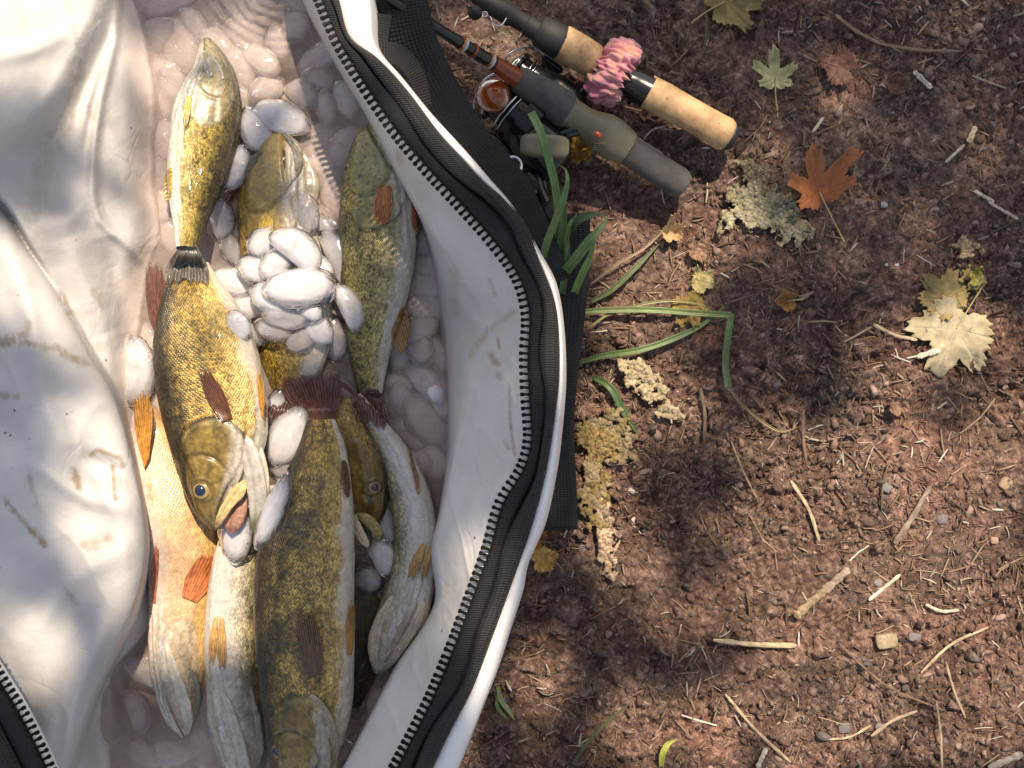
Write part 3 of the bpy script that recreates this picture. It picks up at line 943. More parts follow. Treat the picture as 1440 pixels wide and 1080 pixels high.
    uv = np.stack([(cu + cv) * 0.72, (cu - cv) * 0.72], -1)
    me = mesh('body', Pt.reshape(-1, 3), grid_faces(NU, NV, True), col=np.clip(col, 0, 1).reshape(-1, 3), uv=uv.reshape(-1, 2), attrs={'scaly': scaly.ravel()})
    base = C3[NU // 2].copy()
    root = empty('bass', tuple(base), label, 'fish', grp)
    link('body', me, M['fish'], root)
    bvh = BVHTree.FromPolygons([tuple(v) for v in Pt.reshape(-1, 3)], grid_faces(NU, NV, True).tolist())
    FB.append(bvh)
    # end caps are the collapsed rings; eye on the visible flank
    if eyer:
        i = int(np.searchsorted(al, L - eye[0] * headlen)); i = min(i, NU - 2)
        ph = math.acos(eye[1])
        j = int(ph / (2 * math.pi) * NV)
        p = Pt[i, j]; nn = nr[i, j]
        add_eye(root, Vector(p), Vector(nn), eyer * 0.00048)
    return root, bvh


def add_eye(root, p, nn, r):
    q_ = nn.to_track_quat('Z', 'Y').to_matrix()
    def dome(rad, hgt, n1=8, n2=28):
        V = []; 
        for i in range(n1 + 1):
            t = i / n1 * math.pi / 2
            for j in range(n2):
                b = j / n2 * 2 * math.pi
                V.append(p + q_ @ Vector((math.sin(t) * rad * math.cos(b), math.sin(t) * rad * math.sin(b), hgt * math.cos(t) - 0.0006)))
        return mesh('eye', V, grid_faces(n1 + 1, n2, True))
    e = link('eye', dome(r, r * 0.42), M['eye'], root)
    link('pupil', dome(r * 0.76, r * 0.62), M['pupil'], e)


def fin(root, name, base_a, base_b, tip_a, tip_b, color, tipcolor=None, z=None, lift=0.0022, bvh=None, rays=11, round_=0.18, fork=0.0, label=None, jag=0.08, zs=None, seed=0, curl=0.0, thick=0.0004):
    """fan of rays between the base (a-b) and the tip (a-b); pixel corners, draped on the fish below"""
    nu, nv = 26, rays * 8 + 1
    u = np.linspace(0, 1, nu)[:, None]; v = np.linspace(0, 1, nv)[None, :]
    A = np.array(base_a, float); B_ = np.array(base_b, float); TA = np.array(tip_a, float); TB = np.array(tip_b, float)
    base = A[None, None] * (1 - v[..., None]) + B_[None, None] * v[..., None]
    tip = TA[None, None] * (1 - v[..., None]) + TB[None, None] * v[..., None]
    ctr = (tip - base)
    ext = 0.80 + (round_ * .6 + .25) * np.sqrt(np.clip(1 - np.abs(2 * v - 1) ** 2.6, 0, 1)) - fork * (1 - np.abs(2 * v - 1)) + jag * (vnoise(v * rays * 1.0 + seed, v * 0, 5 + seed) - 0.5) * 2 - jag * 0.7 * np.abs(np.sin(v * rays * math.pi))
    Q = base + ctr * (u * ext)[..., None]
    mid_ = Q.mean(1, keepdims=True)
    Q = mid_ + (Q - mid_) * (0.72 + 0.42 * np.sin(u * 2.3))[..., None]
    px = Q[..., 0]; py = Q[..., 1]
    zz = np.zeros(px.shape)
    last = z if z is not None else 0.06
    for i in range(nu):
        for j in range(nv):
            if j % 4 and j != nv - 1: continue
            zz[i, j] = surf(px[i, j], py[i, j], np.nan, bvh)
    for i in range(nu):
        js = [j for j in range(nv) if (j % 4 == 0 or j == nv - 1)]
        vals = zz[i, js]
        ok = ~np.isnan(vals)
        if ok.any():
            f_ = np.where(ok, vals, np.nan)
            f_ = np.interp(js, np.array(js)[ok], vals[ok]) 
            zd = last
            f_ = np.where(ok, f_, np.minimum(f_, zd if z is not None else f_))
        else:
            f_ = np.full(len(js), last)
        zz[i] = np.interp(np.arange(nv), js, f_)
    if z is not None:
        zz = np.where(np.isnan(zz), z, zz)
    ker = np.ones(5) / 5
    for _ in range(2):
        zz = np.apply_along_axis(lambda m: np.convolve(np.pad(m, 2, mode='edge'), ker, 'valid'), 0, zz)
        zz = np.apply_along_axis(lambda m: np.convolve(np.pad(m, 2, mode='edge'), ker, 'valid'), 1, zz)
    ray = np.abs(np.sin(v * rays * math.pi))
    zz = zz + lift * (0.35 + u * 0.9) + 0.00035 * ray * (0.4 + u) + curl * u * u * (v - 0.5)
    c = np.array(color)[None, None]; tc = np.array(tipcolor if tipcolor else color)[None, None]
    uu_ = (u + 0 * v)[..., None]
    col = c * (1 - uu_) + tc * uu_
    col = col * (0.72 + 0.4 * ray[..., None]) * (0.5 + 1.0 * fbm(u * 9 + 0 * v, v * 20 + 0 * u, 3 + seed, 2)[..., None])
    V = row(px.ravel(), py.ravel(), zz.ravel())
    thin = np.clip(sstep(.15, 1.0, u) * (1 - ray * .9) * .75 + .25 * sstep(.8, 1, u) + 0 * v, 0, .8)
    o = link(name, mesh(name, V, grid_faces(nu, nv), col=np.clip(col, 0, 1).reshape(-1, 3), attrs={'thin': thin.ravel()}), M['fin'], root)
    md = o.modifiers.new('solid', 'SOLIDIFY'); md.thickness = thick; md.offset = 0
    if label: o['label'] = label
    return o


ORANGE = (0.62, 0.26, 0.05); DK = (0.085, 0.045, 0.035); MAR = (0.13, 0.05, 0.035); RED = (0.50, 0.12, 0.04); OLV = (0.42, 0.29, 0.07); PLUM = (0.13, 0.065, 0.055)

# lowest layer first
# B : half buried under the ice pile, head up with open mouth
fB, bB = fish('bass buried under the ice pile, head up with its mouth gaping', [(400, 560, 20, .052), (410, 505, 50, .056), (408, 440, 62, .056), (396, 370, 60, .055), (386, 310, 55, .054), (386, 262, 52, .054), (392, 228, 42, .054), (396, 200, 26, .053), (398, 186, 10, .052)],
              'gold', +1, -14, 0.085, eye=(0.45, 0.5), seed=3, eyer=0, bounds=(0.15, 0.42, 0.66), thick=0.5, nsc=(1.25, 34))
# H : head poking out between the large bass and the curved one
fH, bH = fish('dark bass wedged beneath, only its head with gaping mouth showing', [(490, 560, 26, .052), (497, 605, 36, .054), (506, 645, 41, .056), (514, 685, 36, .057), (521, 715, 25, .057), (525, 738, 9, .056)],
              'gold', +1, 6, 0.062, eye=(0.44, 0.42), seed=5, eyer=9, thick=0.55, mouth=False, bars=0.5)
# C : right, half in water, head up under the collar
fC, bC = fish('olive speckled bass head up beside the zipper collar, with red pectoral fin', [(520, 552, 18, .056), (519, 500, 30, .058), (524, 440, 43, .060), (529, 380, 53, .061), (531, 325, 56, .061), (530, 275, 53, .061), (525, 232, 44, .060), (519, 196, 24, .058), (516, 178, 8, .057)],
              'olive', +1, -12, 0.075, seed=7, bounds=(0.22, 0.56, 0.72), speck=0.7, thick=0.5, nsc=(0.85, 56), eyer=7, eye=(.4, .7))
# I : curved slim fish on the right
fI, bI = fish('slim pale bass curved along the right wall, belly up, head down', [(500, 560, 13, .060), (528, 598, 18, .062), (555, 642, 26, .063), (574, 690, 33, .063), (583, 740, 35, .063), (582, 790, 37, .062), (572, 840, 39, .062), (556, 882, 36, .061), (541, 915, 27, .060), (530, 944, 9, .058)],
              'white', -1, -42, 0.075, seed=9, bounds=(0.26, 0.40, 0.54), thick=0.62, headpale=0.55, eyer=0, nsc=(0.8, 50), mouth=False)
# E : pale peach fish under the big left one
fE, bE = fish('peach and white bass at lower left, belly to the wall, head down', [(205, 575, 18, .050), (222, 630, 40, .052), (244, 690, 56, .053), (256, 750, 56, .054), (258, 810, 48, .055), (256, 870, 44, .056), (252, 930, 40, .056), (252, 975, 32, .055), (256, 1010, 22, .054), (261, 1034, 8, .053)],
              'pale', +1, -22, 0.085, seed=12, bounds=(0.14, 0.42, 0.66), thick=0.55, headpale=0.25, eyer=0, nsc=(1.1, 40))
# G : slim white fish, belly up
fG, bG = fish('slim white bellied bass between the peach one and the largest, head down', [(345, 700, 18, .056), (338, 750, 28, .058), (331, 800, 34, .060), (326, 850, 36, .061), (326, 900, 38, .062), (329, 960, 39, .062), (335, 1015, 40, .062), (343, 1060, 34, .061), (349, 1095, 22, .060), (353, 1118, 8, .058)],
              'white', +1, -38, 0.085, seed=15, bounds=(0.24, 0.38, 0.53), thick=0.62, headpale=0.5, eyer=0, nsc=(0.8, 50), mouth=False, speck=0.3)
# F : the largest, front centre
fF, bF = fish('largest bass, dark gold, front centre with its tail up and head down', [(452, 590, 20, .082), (452, 640, 38, .084), (443, 700, 55, .086), (433, 760, 67, .088), (427, 830, 72, .089), (429, 900, 71, .089), (431, 960, 67, .088), (431, 1010, 60, .086), (426, 1060, 50, .084), (418, 1105, 32, .080), (413, 1135, 10, .078)],
              'gold', -1, -8, 0.088, eye=(0.53, 0.46), seed=18, bounds=(0.34, 0.68, 0.79), bars=0.6, speck=0.4, nsc=(0.9, 52), eyer=10)
# D : big one on the left, head down, mouth open
fD, bD = fish('large gold bass with open mouth and blue eye, lying over the peach one', [(268, 372, 26, .078), (271, 405, 42, .079), (280, 455, 64, .080), (290, 510, 74, .081), (300, 565, 75, .082), (305, 610, 70, .083), (304, 650, 58, .083), (301, 685, 44, .082), (301, 715, 29, .080), (306, 742, 10, .077)],
              'gold', -1, -4, 0.074, eye=(0.415, 0.06), seed=21, bounds=(0.36, 0.60, 0.80), nsc=(1.0, 46), eyer=13, mouth=True, bars=0.35)
# A : small bright one, top left, head up
fA, bA = fish('bright yellow bass at top left, head up, tail resting on the next one', [(263, 350, 15, .100), (266, 318, 22, .090), (272, 275, 34, .078), (281, 225, 44, .070), (290, 175, 47, .066), (297, 135, 42, .063), (300, 105, 31, .061), (296, 80, 20, .060), (289, 56, 7, .058)],
              'bright', -1, -16, 0.068, seed=25, bounds=(0.34, 0.52, 0.68), speck=0.8, nsc=(0.75, 60), eyer=0, headpale=0.3)

fK, bK = fish('bass back added in the gap between the largest and the curved bass, coloured almost black for the deep shade there', [(500, 780, 20, .046), (508, 830, 36, .049), (514, 880, 42, .050), (510, 930, 34, .049), (504, 985, 20, .046), (500, 1010, 8, .045)],
              'dark', -1, 40, 0.05, seed=31, thick=0.6, eyer=0, mouth=False)  # K : added body, its blackness stands in for shade between F and I
# fins : fin(root, name, base a, base b, tip a, tip b, colour...)
fin(fA, 'tail_fin', (250, 344), (280, 344), (230, 398), (296, 404), (0.10, 0.09, 0.075), (0.16, 0.14, 0.12), z=.098, fork=.3, rays=14, bvh=[bD, bA])
fin(fA, 'anal_fin', (243, 232), (241, 276), (231, 248), (232, 284), OLV, (0.5, 0.34, 0.06), z=.066, rays=7)
fin(fA, 'pelvic_fin', (262, 134), (270, 136), (256, 172), (264, 176), (0.6, 0.42, 0.1), (0.45, 0.30, 0.08), z=.066, rays=4, bvh=[bA])
fin(fB, 'pectoral_fin', (372, 296), (386, 312), (362, 326), (378, 340), (0.55, 0.36, 0.06), (0.5, 0.30, 0.05), rays=7, bvh=[bB])
fin(fB, 'dorsal_fin', (345, 250), (334, 275), (326, 262), (318, 290), DK, DK, z=.058, rays=5)
fin(fB, 'tail_fin', (382, 545), (420, 550), (368, 590), (400, 598), DK, DK, z=.060, rays=9)
fin(fC, 'pectoral_fin', (530, 262), (553, 262), (526, 308), (548, 314), (0.46, 0.13, 0.035), (0.50, 0.17, 0.05), rays=11, bvh=[bC], lift=.0016, round_=.1)['label'] = 'brick red pectoral fin'
fin(fC, 'pelvic_fin', (578, 272), (586, 278), (581, 322), (588, 318), RED, RED, z=.06, rays=4)
fin(fC, 'anal_fin', (567, 425), (548, 470), (577, 462), (563, 500), (0.24, 0.13, 0.05), (0.35, 0.18, 0.06), z=.062, rays=9)
fin(fC, 'tail_fin', (505, 545), (536, 548), (494, 590), (548, 606), DK, (0.16, .07, .05), z=.06, fork=.2, rays=12)
fin(fH, 'pectoral_fin', (478, 664), (496, 662), (478, 730), (492, 726), (0.13, 0.06, 0.04), (0.20, 0.10, 0.06), rays=7, bvh=[bH], lift=.002)
fin(fI, 'tail_fin', (512, 572), (492, 552), (494, 545), (462, 528), (0.14, 0.06, 0.045), (0.13, 0.06, 0.05), z=.066, rays=10)
fin(fI, 'anal_fin', (576, 628), (590, 676), (574, 634), (588, 702), (0.22, 0.13, 0.05), (0.40, 0.22, 0.07), z=.078, rays=6, bvh=[bI], round_=0.0)
fin(fI, 'pelvic_fin', (592, 764), (600, 768), (572, 802), (584, 812), (0.55, 0.30, 0.07), (0.40, 0.22, 0.08), z=.07, rays=5, bvh=[bI])
fin(fI, 'pelvic_fin', (602, 768), (608, 772), (590, 808), (600, 812), (0.60, 0.36, 0.12), (0.45, 0.24, 0.08), z=.07, rays=4, bvh=[bI])
fin(fE, 'anal_fin', (211, 640), (202, 662), (214, 560), (186, 572), (0.50, 0.22, 0.05), (0.58, 0.27, 0.06), z=.070, rays=9, bvh=[], label='bright orange anal fin')
fin(fE, 'pectoral_fin', (280, 850), (252, 838), (312, 792), (278, 782), (0.52, 0.16, 0.06), (0.46, 0.14, 0.05), rays=9, bvh=[bE], round_=.1, label='rust red pectoral fin')
fin(fE, 'pelvic_fin', (214, 846), (219, 850), (213, 790), (223, 768), (0.45, 0.14, 0.07), (0.5, 0.17, 0.08), z=.066, rays=4)
fin(fG, 'pelvic_fin', (300, 868), (307, 868), (292, 918), (302, 928), (0.55, 0.32, 0.12), (0.50, 0.27, 0.09), z=.07, rays=5, bvh=[bG])
fin(fG, 'pelvic_fin', (308, 868), (316, 870), (304, 926), (318, 936), (0.52, 0.30, 0.12), (0.45, 0.25, 0.09), z=.07, rays=5, bvh=[bG])
fin(fF, 'tail_fin', (436, 600), (470, 600), (388, 532), (480, 516), (0.13, 0.055, 0.045), (0.19, 0.085, 0.07), z=.087, fork=.10, rays=19, round_=0.0, lift=.004, jag=.03)['label'] = 'maroon forked tail fin'
fin(fF, 'pectoral_fin', (456, 948), (430, 952), (446, 872), (414, 876), (0.10, 0.055, 0.025), (0.16, 0.085, 0.045), rays=11, bvh=[bF])
fin(fF, 'pelvic_fin', (487, 922), (496, 920), (490, 856), (500, 860), (0.50, 0.24, 0.05), (0.48, 0.22, 0.05), z=.088, rays=5, bvh=[bF])
fin(fF, 'anal_fin', (487, 646), (494, 690), (478, 655), (487, 700), (0.12, 0.06, 0.03), (0.16, 0.08, 0.04), z=.088, rays=5, bvh=[bF])
fin(fD, 'dorsal_fin', (234, 440), (216, 478), (232, 384), (202, 388), MAR, (0.17, 0.07, 0.05), z=.080, bvh=[], rays=12, round_=.25, label='maroon dorsal fin')
fin(fD, 'pectoral_fin', (330, 588), (310, 596), (300, 524), (280, 534), (0.11, 0.038, 0.018), (0.10, 0.035, 0.02), rays=10, jag=.09, bvh=[bD], label='dark red pectoral fin')
fin(fD, 'pelvic_fin', (374, 592), (367, 584), (369, 528), (361, 532), ORANGE, (0.68, 0.36, 0.08), z=.082, rays=5)


def jaw(root, name, pts, zc, color, tip, name2=None, thick=0.45, seed=0, conf=False):
    """tapered jaw blade along pixel points (px,py,halfwidth)"""
    n, m = 60, 28
    S = crom(pts, n)
    ang = np.arctan2(np.gradient(S[:, 1]), np.gradient(S[:, 0]))
    nx, ny = -np.sin(ang), np.cos(ang)
    ph = np.linspace(0, 2 * math.pi, m, endpoint=False)
    t = np.linspace(0, 1, n)[:, None]
    if conf:
        sz = np.array([surf(a_, b_, zc - .004) for a_, b_ in S[:, :2]])
        sz = np.convolve(np.pad(sz, 8, mode='edge'), np.ones(17) / 17, 'valid')
        zc = (sz - S[:, 2] * 0.0005 * thick * 0.55)[:, None]
    hw = S[:, 2][:, None]
    groove = 1 - 0.18 * np.exp(-((ph[None] - math.pi * 0.42) / 0.22) ** 2) - 0.12 * np.exp(-((ph[None] - math.pi * 0.62) / 0.12) ** 2)
    off = np.cos(ph)[None] * hw
    zz = zc + (S[:, 3][:, None] if S.shape[1] > 3 else 0) + np.sin(ph)[None] * hw * thick * 0.0005 * groove + (fbm(t * 12 + 0 * ph, ph[None] * 2 + 0 * t, seed, 2) - 0.5) * 0.0012
    V = row((S[:, 0][:, None] + nx[:, None] * off).ravel(), (S[:, 1][:, None] + ny[:, None] * off).ravel(), zz.ravel())
    nn = fbm(t * 26 + 0 * ph, 3 * np.cos(ph[None]) + 3 + 0 * t, seed + 4, 4)[..., None]
    tt_ = sstep(0.72, 0.95, t + 0 * ph)[..., None]
    col = (np.array(color) * (1 - tt_) + np.array(tip) * tt_) * (0.72 + 0.5 * nn) * (groove[..., None] ** 2)
    col = col * np.array([1.06, .96, .84])
    return link(name, mesh(name, V, grid_faces(n, m, True), col=np.clip(col, 0, 1).reshape(-1, 3), attrs={'scaly': np.zeros(n * m)}, uv=np.zeros((n * m, 2))), M['fish'], root)


# D : long grey lower jaw with dark tip, pale lip and pink mouth lining
jaw(fD, 'lower_jaw', [(332, 606, 6), (347, 628, 12), (357, 660, 14), (362, 695, 14), (362, 725, 11), (358, 746, 6), (356, 750, 1)], .098, (0.46, 0.46, 0.45), (0.10, 0.12, 0.06), seed=2)
jaw(fD, 'gill_membrane', [(345, 600, 4), (358, 625, 8), (367, 655, 9), (371, 690, 8), (370, 715, 2)], .088, (0.60, 0.60, 0.57), (0.4, 0.4, 0.36), seed=3)
jaw(fD, 'maxilla', [(346, 676, 3), (336, 690, 10), (322, 708, 8), (310, 728, 6), (304, 742, 3)], .098, (0.55, 0.47, 0.24), (0.22, 0.15, 0.08), seed=5)
jaw(fD, 'mouth_lining', [(342, 690, 5), (336, 708, 13), (330, 726, 15), (326, 742, 10), (325, 750, 2)], .088, (0.42, 0.24, 0.19), (0.30, 0.14, 0.10), seed=8)
# B : gaping head
jaw(fB, 'upper_jaw', [(352, 266, 6), (351, 244, 7), (358, 226, 7), (368, 214, 4)], .066, (0.13, 0.11, 0.06), (0.10, 0.09, 0.06), seed=9)
jaw(fB, 'mouth_lining', [(362, 248, 8), (380, 238, 17), (398, 226, 18), (408, 212, 8)], .066, (0.085, 0.055, 0.03), (0.06, 0.04, 0.02), seed=10)
jaw(fB, 'lower_jaw', [(384, 264, 5), (402, 256, 7), (416, 238, 7), (419, 216, 7), (410, 198, 5), (398, 188, 2)], .068, (0.24, 0.23, 0.19), (0.16, 0.16, 0.13), seed=11)
jaw(fB, 'gill_membrane', [(398, 300, 8), (418, 290, 20), (432, 262, 18), (432, 236, 8), (424, 214, 3)], .058, (0.38, 0.35, 0.29), (0.3, 0.3, 0.3), seed=12)
# H : lips and open mouth
jaw(fH, 'mouth_lining', [(500, 728, 4), (509, 742, 9), (516, 756, 8), (518, 764, 2)], .064, (0.03, 0.022, 0.012), (0.03, 0.02, 0.012), seed=13)
jaw(fH, 'upper_jaw', [(500, 724, 3), (512, 728, 7), (524, 738, 8), (532, 750, 6), (533, 757, 2)], .076, (0.32, 0.26, 0.08), (0.34, 0.28, 0.10), seed=14)
jaw(fH, 'lower_jaw', [(497, 724, 4), (500, 738, 7), (507, 752, 7), (515, 765, 5), (518, 769, 1)], .078, (0.60, 0.56, 0.42), (0.62, 0.58, 0.42), seed=15)
# A : greyish jaws at the top
jaw(fA, 'lower_jaw', [(294, 108, 6), (289, 92, 9), (286, 80, 7), (287, 70, 3)], .077, (0.40, 0.42, 0.40), (0.2, 0.22, 0.2), seed=16, conf=True)
jaw(fA, 'maxilla', [(312, 112, 4), (306, 98, 6), (299, 86, 5), (294, 76, 2)], .080, (0.40, 0.40, 0.36), (0.3, 0.3, 0.28), seed=17, conf=True)
# E, G, I : folded white jaw blades of the heads seen from below
jaw(fE, 'lower_jaw', [(232, 905, 4), (240, 945, 12), (252, 985, 15), (260, 1015, 12), (263, 1032, 3)], .076, (0.66, 0.65, 0.60), (0.45, 0.45, 0.40), seed=18, conf=True)
jaw(fE, 'maxilla', [(264, 940, 4), (272, 958, 8), (276, 984, 7), (273, 1006, 2)], .073, (0.22, 0.21, 0.16), (0.28, 0.26, 0.20), seed=19, conf=True)
jaw(fE, 'gill_membrane', [(226, 868, 4), (221, 905, 7), (226, 950, 6), (238, 990, 4), (246, 1008, 1)], .066, (0.50, 0.48, 0.42), (0.35, 0.33, 0.28), seed=20, conf=True)
jaw(fG, 'lower_jaw', [(308, 960, 3), (318, 1000, 12), (330, 1045, 15), (340, 1085, 14), (346, 1115, 4)], .081, (0.52, 0.53, 0.50), (0.35, 0.35, 0.3), seed=21, conf=True)
jaw(fG, 'gill_membrane', [(296, 930, 3), (298, 975, 6), (308, 1030, 7), (322, 1080, 5), (328, 1100, 1)], .072, (0.42, 0.41, 0.36), (0.35, 0.33, 0.3), seed=22, conf=True)
jaw(fG, 'maxilla', [(352, 970, 3), (358, 1010, 8), (362, 1050, 9), (360, 1085, 3)], .079, (0.30, 0.28, 0.22), (0.22, 0.2, 0.15), seed=23, conf=True)
jaw(fI, 'lower_jaw', [(552, 838, 3), (538, 872, 11), (530, 905, 13), (530, 932, 9), (532, 943, 2)], .079, (0.62, 0.60, 0.52), (0.42, 0.42, 0.40), seed=24, conf=True)
jaw(fI, 'maxilla', [(598, 846, 3), (584, 876, 8), (566, 905, 8), (548, 930, 6), (538, 942, 1)], .078, (0.50, 0.46, 0.38), (0.40, 0.38, 0.32), seed=25, conf=True)
jaw(fI, 'gill_membrane', [(586, 850, 2), (570, 878, 5), (554, 905, 5), (541, 932, 2)], .082, (0.36, 0.31, 0.26), (0.3, 0.28, 0.24), seed=26, conf=True)
jaw(fF, 'gill_membrane', [(436, 978, 4), (448, 992, 8), (464, 1030, 11), (466, 1080, 8), (455, 1115, 2)], .106, (0.34, 0.31, 0.24), (0.4, 0.38, 0.32), seed=27, conf=True)
jaw(fF, 'lower_jaw', [(440, 1000, 3), (452, 1035, 9), (452, 1080, 12), (440, 1115, 8), (428, 1132, 2)], .105, (0.40, 0.39, 0.34), (0.3, 0.3, 0.25), seed=28, conf=True)


# ------------------------------------------------------------------ ice
def ice_mesh(kind, seed):
    nu, nv = 30, 24
    u = np.linspace(0, math.pi, nu)[:, None]; v = np.linspace(0, 2 * math.pi, nv, endpoint=False)[None]
    sw = np.sin(u) ** (1.35 if kind == 0 else 0.9 if kind == 1 else 1.4)
    x = -np.cos(u) + 0 * v
    y = sw * np.cos(v); z = sw * np.sign(np.sin(v)) * np.abs(np.sin(v)) ** 1.35
    if kind == 1: y = np.where(y < 0, y * 0.55, y) + 0.22 * (1 - x ** 2)      # half moon
    if kind == 2: y = y + 0.28 * (1 - x * x)
    y = y - (0.2 if kind == 1 else 0.1 if kind == 2 else 0)
    n = (fbm(x * 1.6 + seed * 7, y * 1.6 + z, seed, 3) - 0.5) * 0.44
    y = y * (1 + n); z = z * (1 + n * 1.3)
    me = mesh('ice', np.stack([x, y, z], -1).reshape(-1, 3), grid_faces(nu, nv, True))
    return me


ICE = {}
for mk in ('ice', 'ice_clear', 'ice_wet'):
    for kd in range(3):
        for sd_ in range(3):
            me = ice_mesh(kd, 3 + sd_ * 5 + kd); me.materials.append(M[mk]); ICE[mk, kd, sd_] = me


def ice(px, py, L_, W_, ang, kind, label, grp, mk='ice', z=None, dz=0.0, tz=0.42, tilt=0.0, i=0):
    hz = W_ / 2 / F * (H - .08) * tz * 1.2
    if z is None: z = surf(px, py, ZW - 0.002) + hz * 0.72 + dz
    k = (H - z) / F
    o = link('ice_piece', ICE[mk, kind, i % 3])
    o.location = W(px, py, z)
    o.scale = (L_ / 2 * k * 1.12, W_ / 2 * k * 1.24, hz * 1.1)
    o.rotation_euler = (random.uniform(-.15, .15), tilt + random.uniform(-.08, .08), -math.radians(ang))
    tag(o, label, 'ice', grp)
    return o


G1 = 'ice pieces lying on top of the fish'
TOP = [
    (361, 184, 68, 40, 62, 0, 'rounded grey ice piece against the right side of the yellow bass head', 'ice', .003),
    (395, 167, 82, 42, 18, 2, 'long half sunk ice piece above the gaping mouth of the buried bass', 'ice', .004),
    (328, 236, 66, 42, 112, 2, 'white bean shaped ice piece between the yellow bass and the gaping mouth', 'ice', .004),
    (306, 306, 62, 38, 72, 1, 'white ice piece on the lower flank of the yellow bass', 'ice', 0),
    (326, 350, 50, 26, 68, 0, 'clear grey ice sliver right of the yellow bass tail', 'ice_clear', 0),
    (370, 341, 50, 34, 132, 0, 'small white ice piece at the upper left of the ice pile', 'ice', 0),
    (416, 354, 78, 48, 42, 1, 'thick white pointed ice piece at the top of the ice pile', 'ice', .008),
    (475, 364, 82, 46, 64, 1, 'greyish curved ice piece leaning on the olive speckled bass', 'ice', .002),
    (362, 380, 62, 34, 22, 0, 'white ice piece in the middle left of the ice pile', 'ice', .003),
    (330, 398, 78, 38, 10, 0, 'white almond shaped ice piece at the left end of the ice pile', 'ice', .004),
    (420, 404, 98, 46, -4, 0, 'widest white ice piece in the centre of the ice pile', 'ice', .010),
    (352, 433, 92, 32, -3, 2, 'flat long ice piece under the almond shaped one', 'ice', .002),
    (437, 438, 38, 26, 25, 0, 'smallest white ice piece below the widest one', 'ice', .006),
    (489, 433, 68, 38, 64, 1, 'grey ice piece lower right of the pile by the olive bass', 'ice', .001),
    (468, 475, 66, 38, 78, 0, 'clear ice piece at the lower right foot of the pile', 'ice_clear', 0),
    (388, 462, 60, 34, 12, 0, 'clear wet ice piece at the bottom of the pile over golden scales', 'ice_clear', 0),
    (424, 478, 46, 30, -30, 0, 'clear ice chip between the two bottom pieces of the pile', 'ice_clear', -.001),
    (335, 458, 44, 30, 62, 0, 'translucent ice piece touching the big gold bass belly', 'ice', -.002),
    (191, 521, 92, 48, 92, 1, 'big half moon ice piece at the left wall behind the gold bass', 'ice', .004),
    (386, 582, 70, 30, 108, 0, 'grey ice piece tucked beside the maroon tail', 'ice', .002),
    (406, 614, 88, 46, 118, 0, 'smooth white ice piece left of the largest bass tail', 'ice', .006),
    (384, 718, 108, 30, 112, 2, 'long narrow ice sliver against the largest bass flank', 'ice', .004),
    (333, 748, 86, 42, 94, 0, 'ice piece in front of the open mouth of the gold bass', 'ice', .004),
    (537, 785, 50, 42, 60, 1, 'grey ice lump below the wedged bass mouth', 'ice', .002),
    (517, 815, 44, 36, 20, 0, 'clear ice lump beside the largest bass belly', 'ice_clear', .0),
    (545, 738, 62, 22, 82, 0, 'thin clear ice sliver between the wedged head and the curved bass', 'ice_clear', .0),
    (398, 655, 40, 34, 100, 0, 'clear ice piece below the smooth white one', 'ice_clear', .0),
    (386, 420, 70, 38, 20, 0, 'translucent ice piece between the almond shaped and widest ones', 'ice', .004),
    (448, 402, 54, 40, 60, 1, 'blunt white ice piece at the right end of the pile', 'ice', .006),
    (388, 372, 56, 36, -50, 0, 'white ice piece wedged under the thick pointed one', 'ice', .004),
    (446, 378, 50, 34, 30, 0, 'cloudy ice piece left of the leaning greyish one', 'ice', .003),
    (402, 446, 64, 32, 8, 2, 'clear edged ice slab at the lower middle of the pile', 'ice_clear', .004),
    (448, 462, 52, 32, 50, 0, 'frosty ice piece at the lower right of the pile', 'ice', .001),
    (364, 468, 44, 30, -20, 0, 'frosty ice chip at the lower left of the pile', 'ice_clear', .001),
    (430, 300, 58, 32, 80, 0, 'grey ice sliver on the buried bass gill', 'ice_clear', -.001),
    (455, 330, 60, 34, 70, 0, 'grey wet ice piece above the leaning one', 'ice', -.003),
]
for i, (px, py, L_, W_, an, kd, lb, mk, dz) in enumerate(TOP):
    ice(px, py, L_, W_, an, kd, lb, G1, mk, dz=dz, i=i)

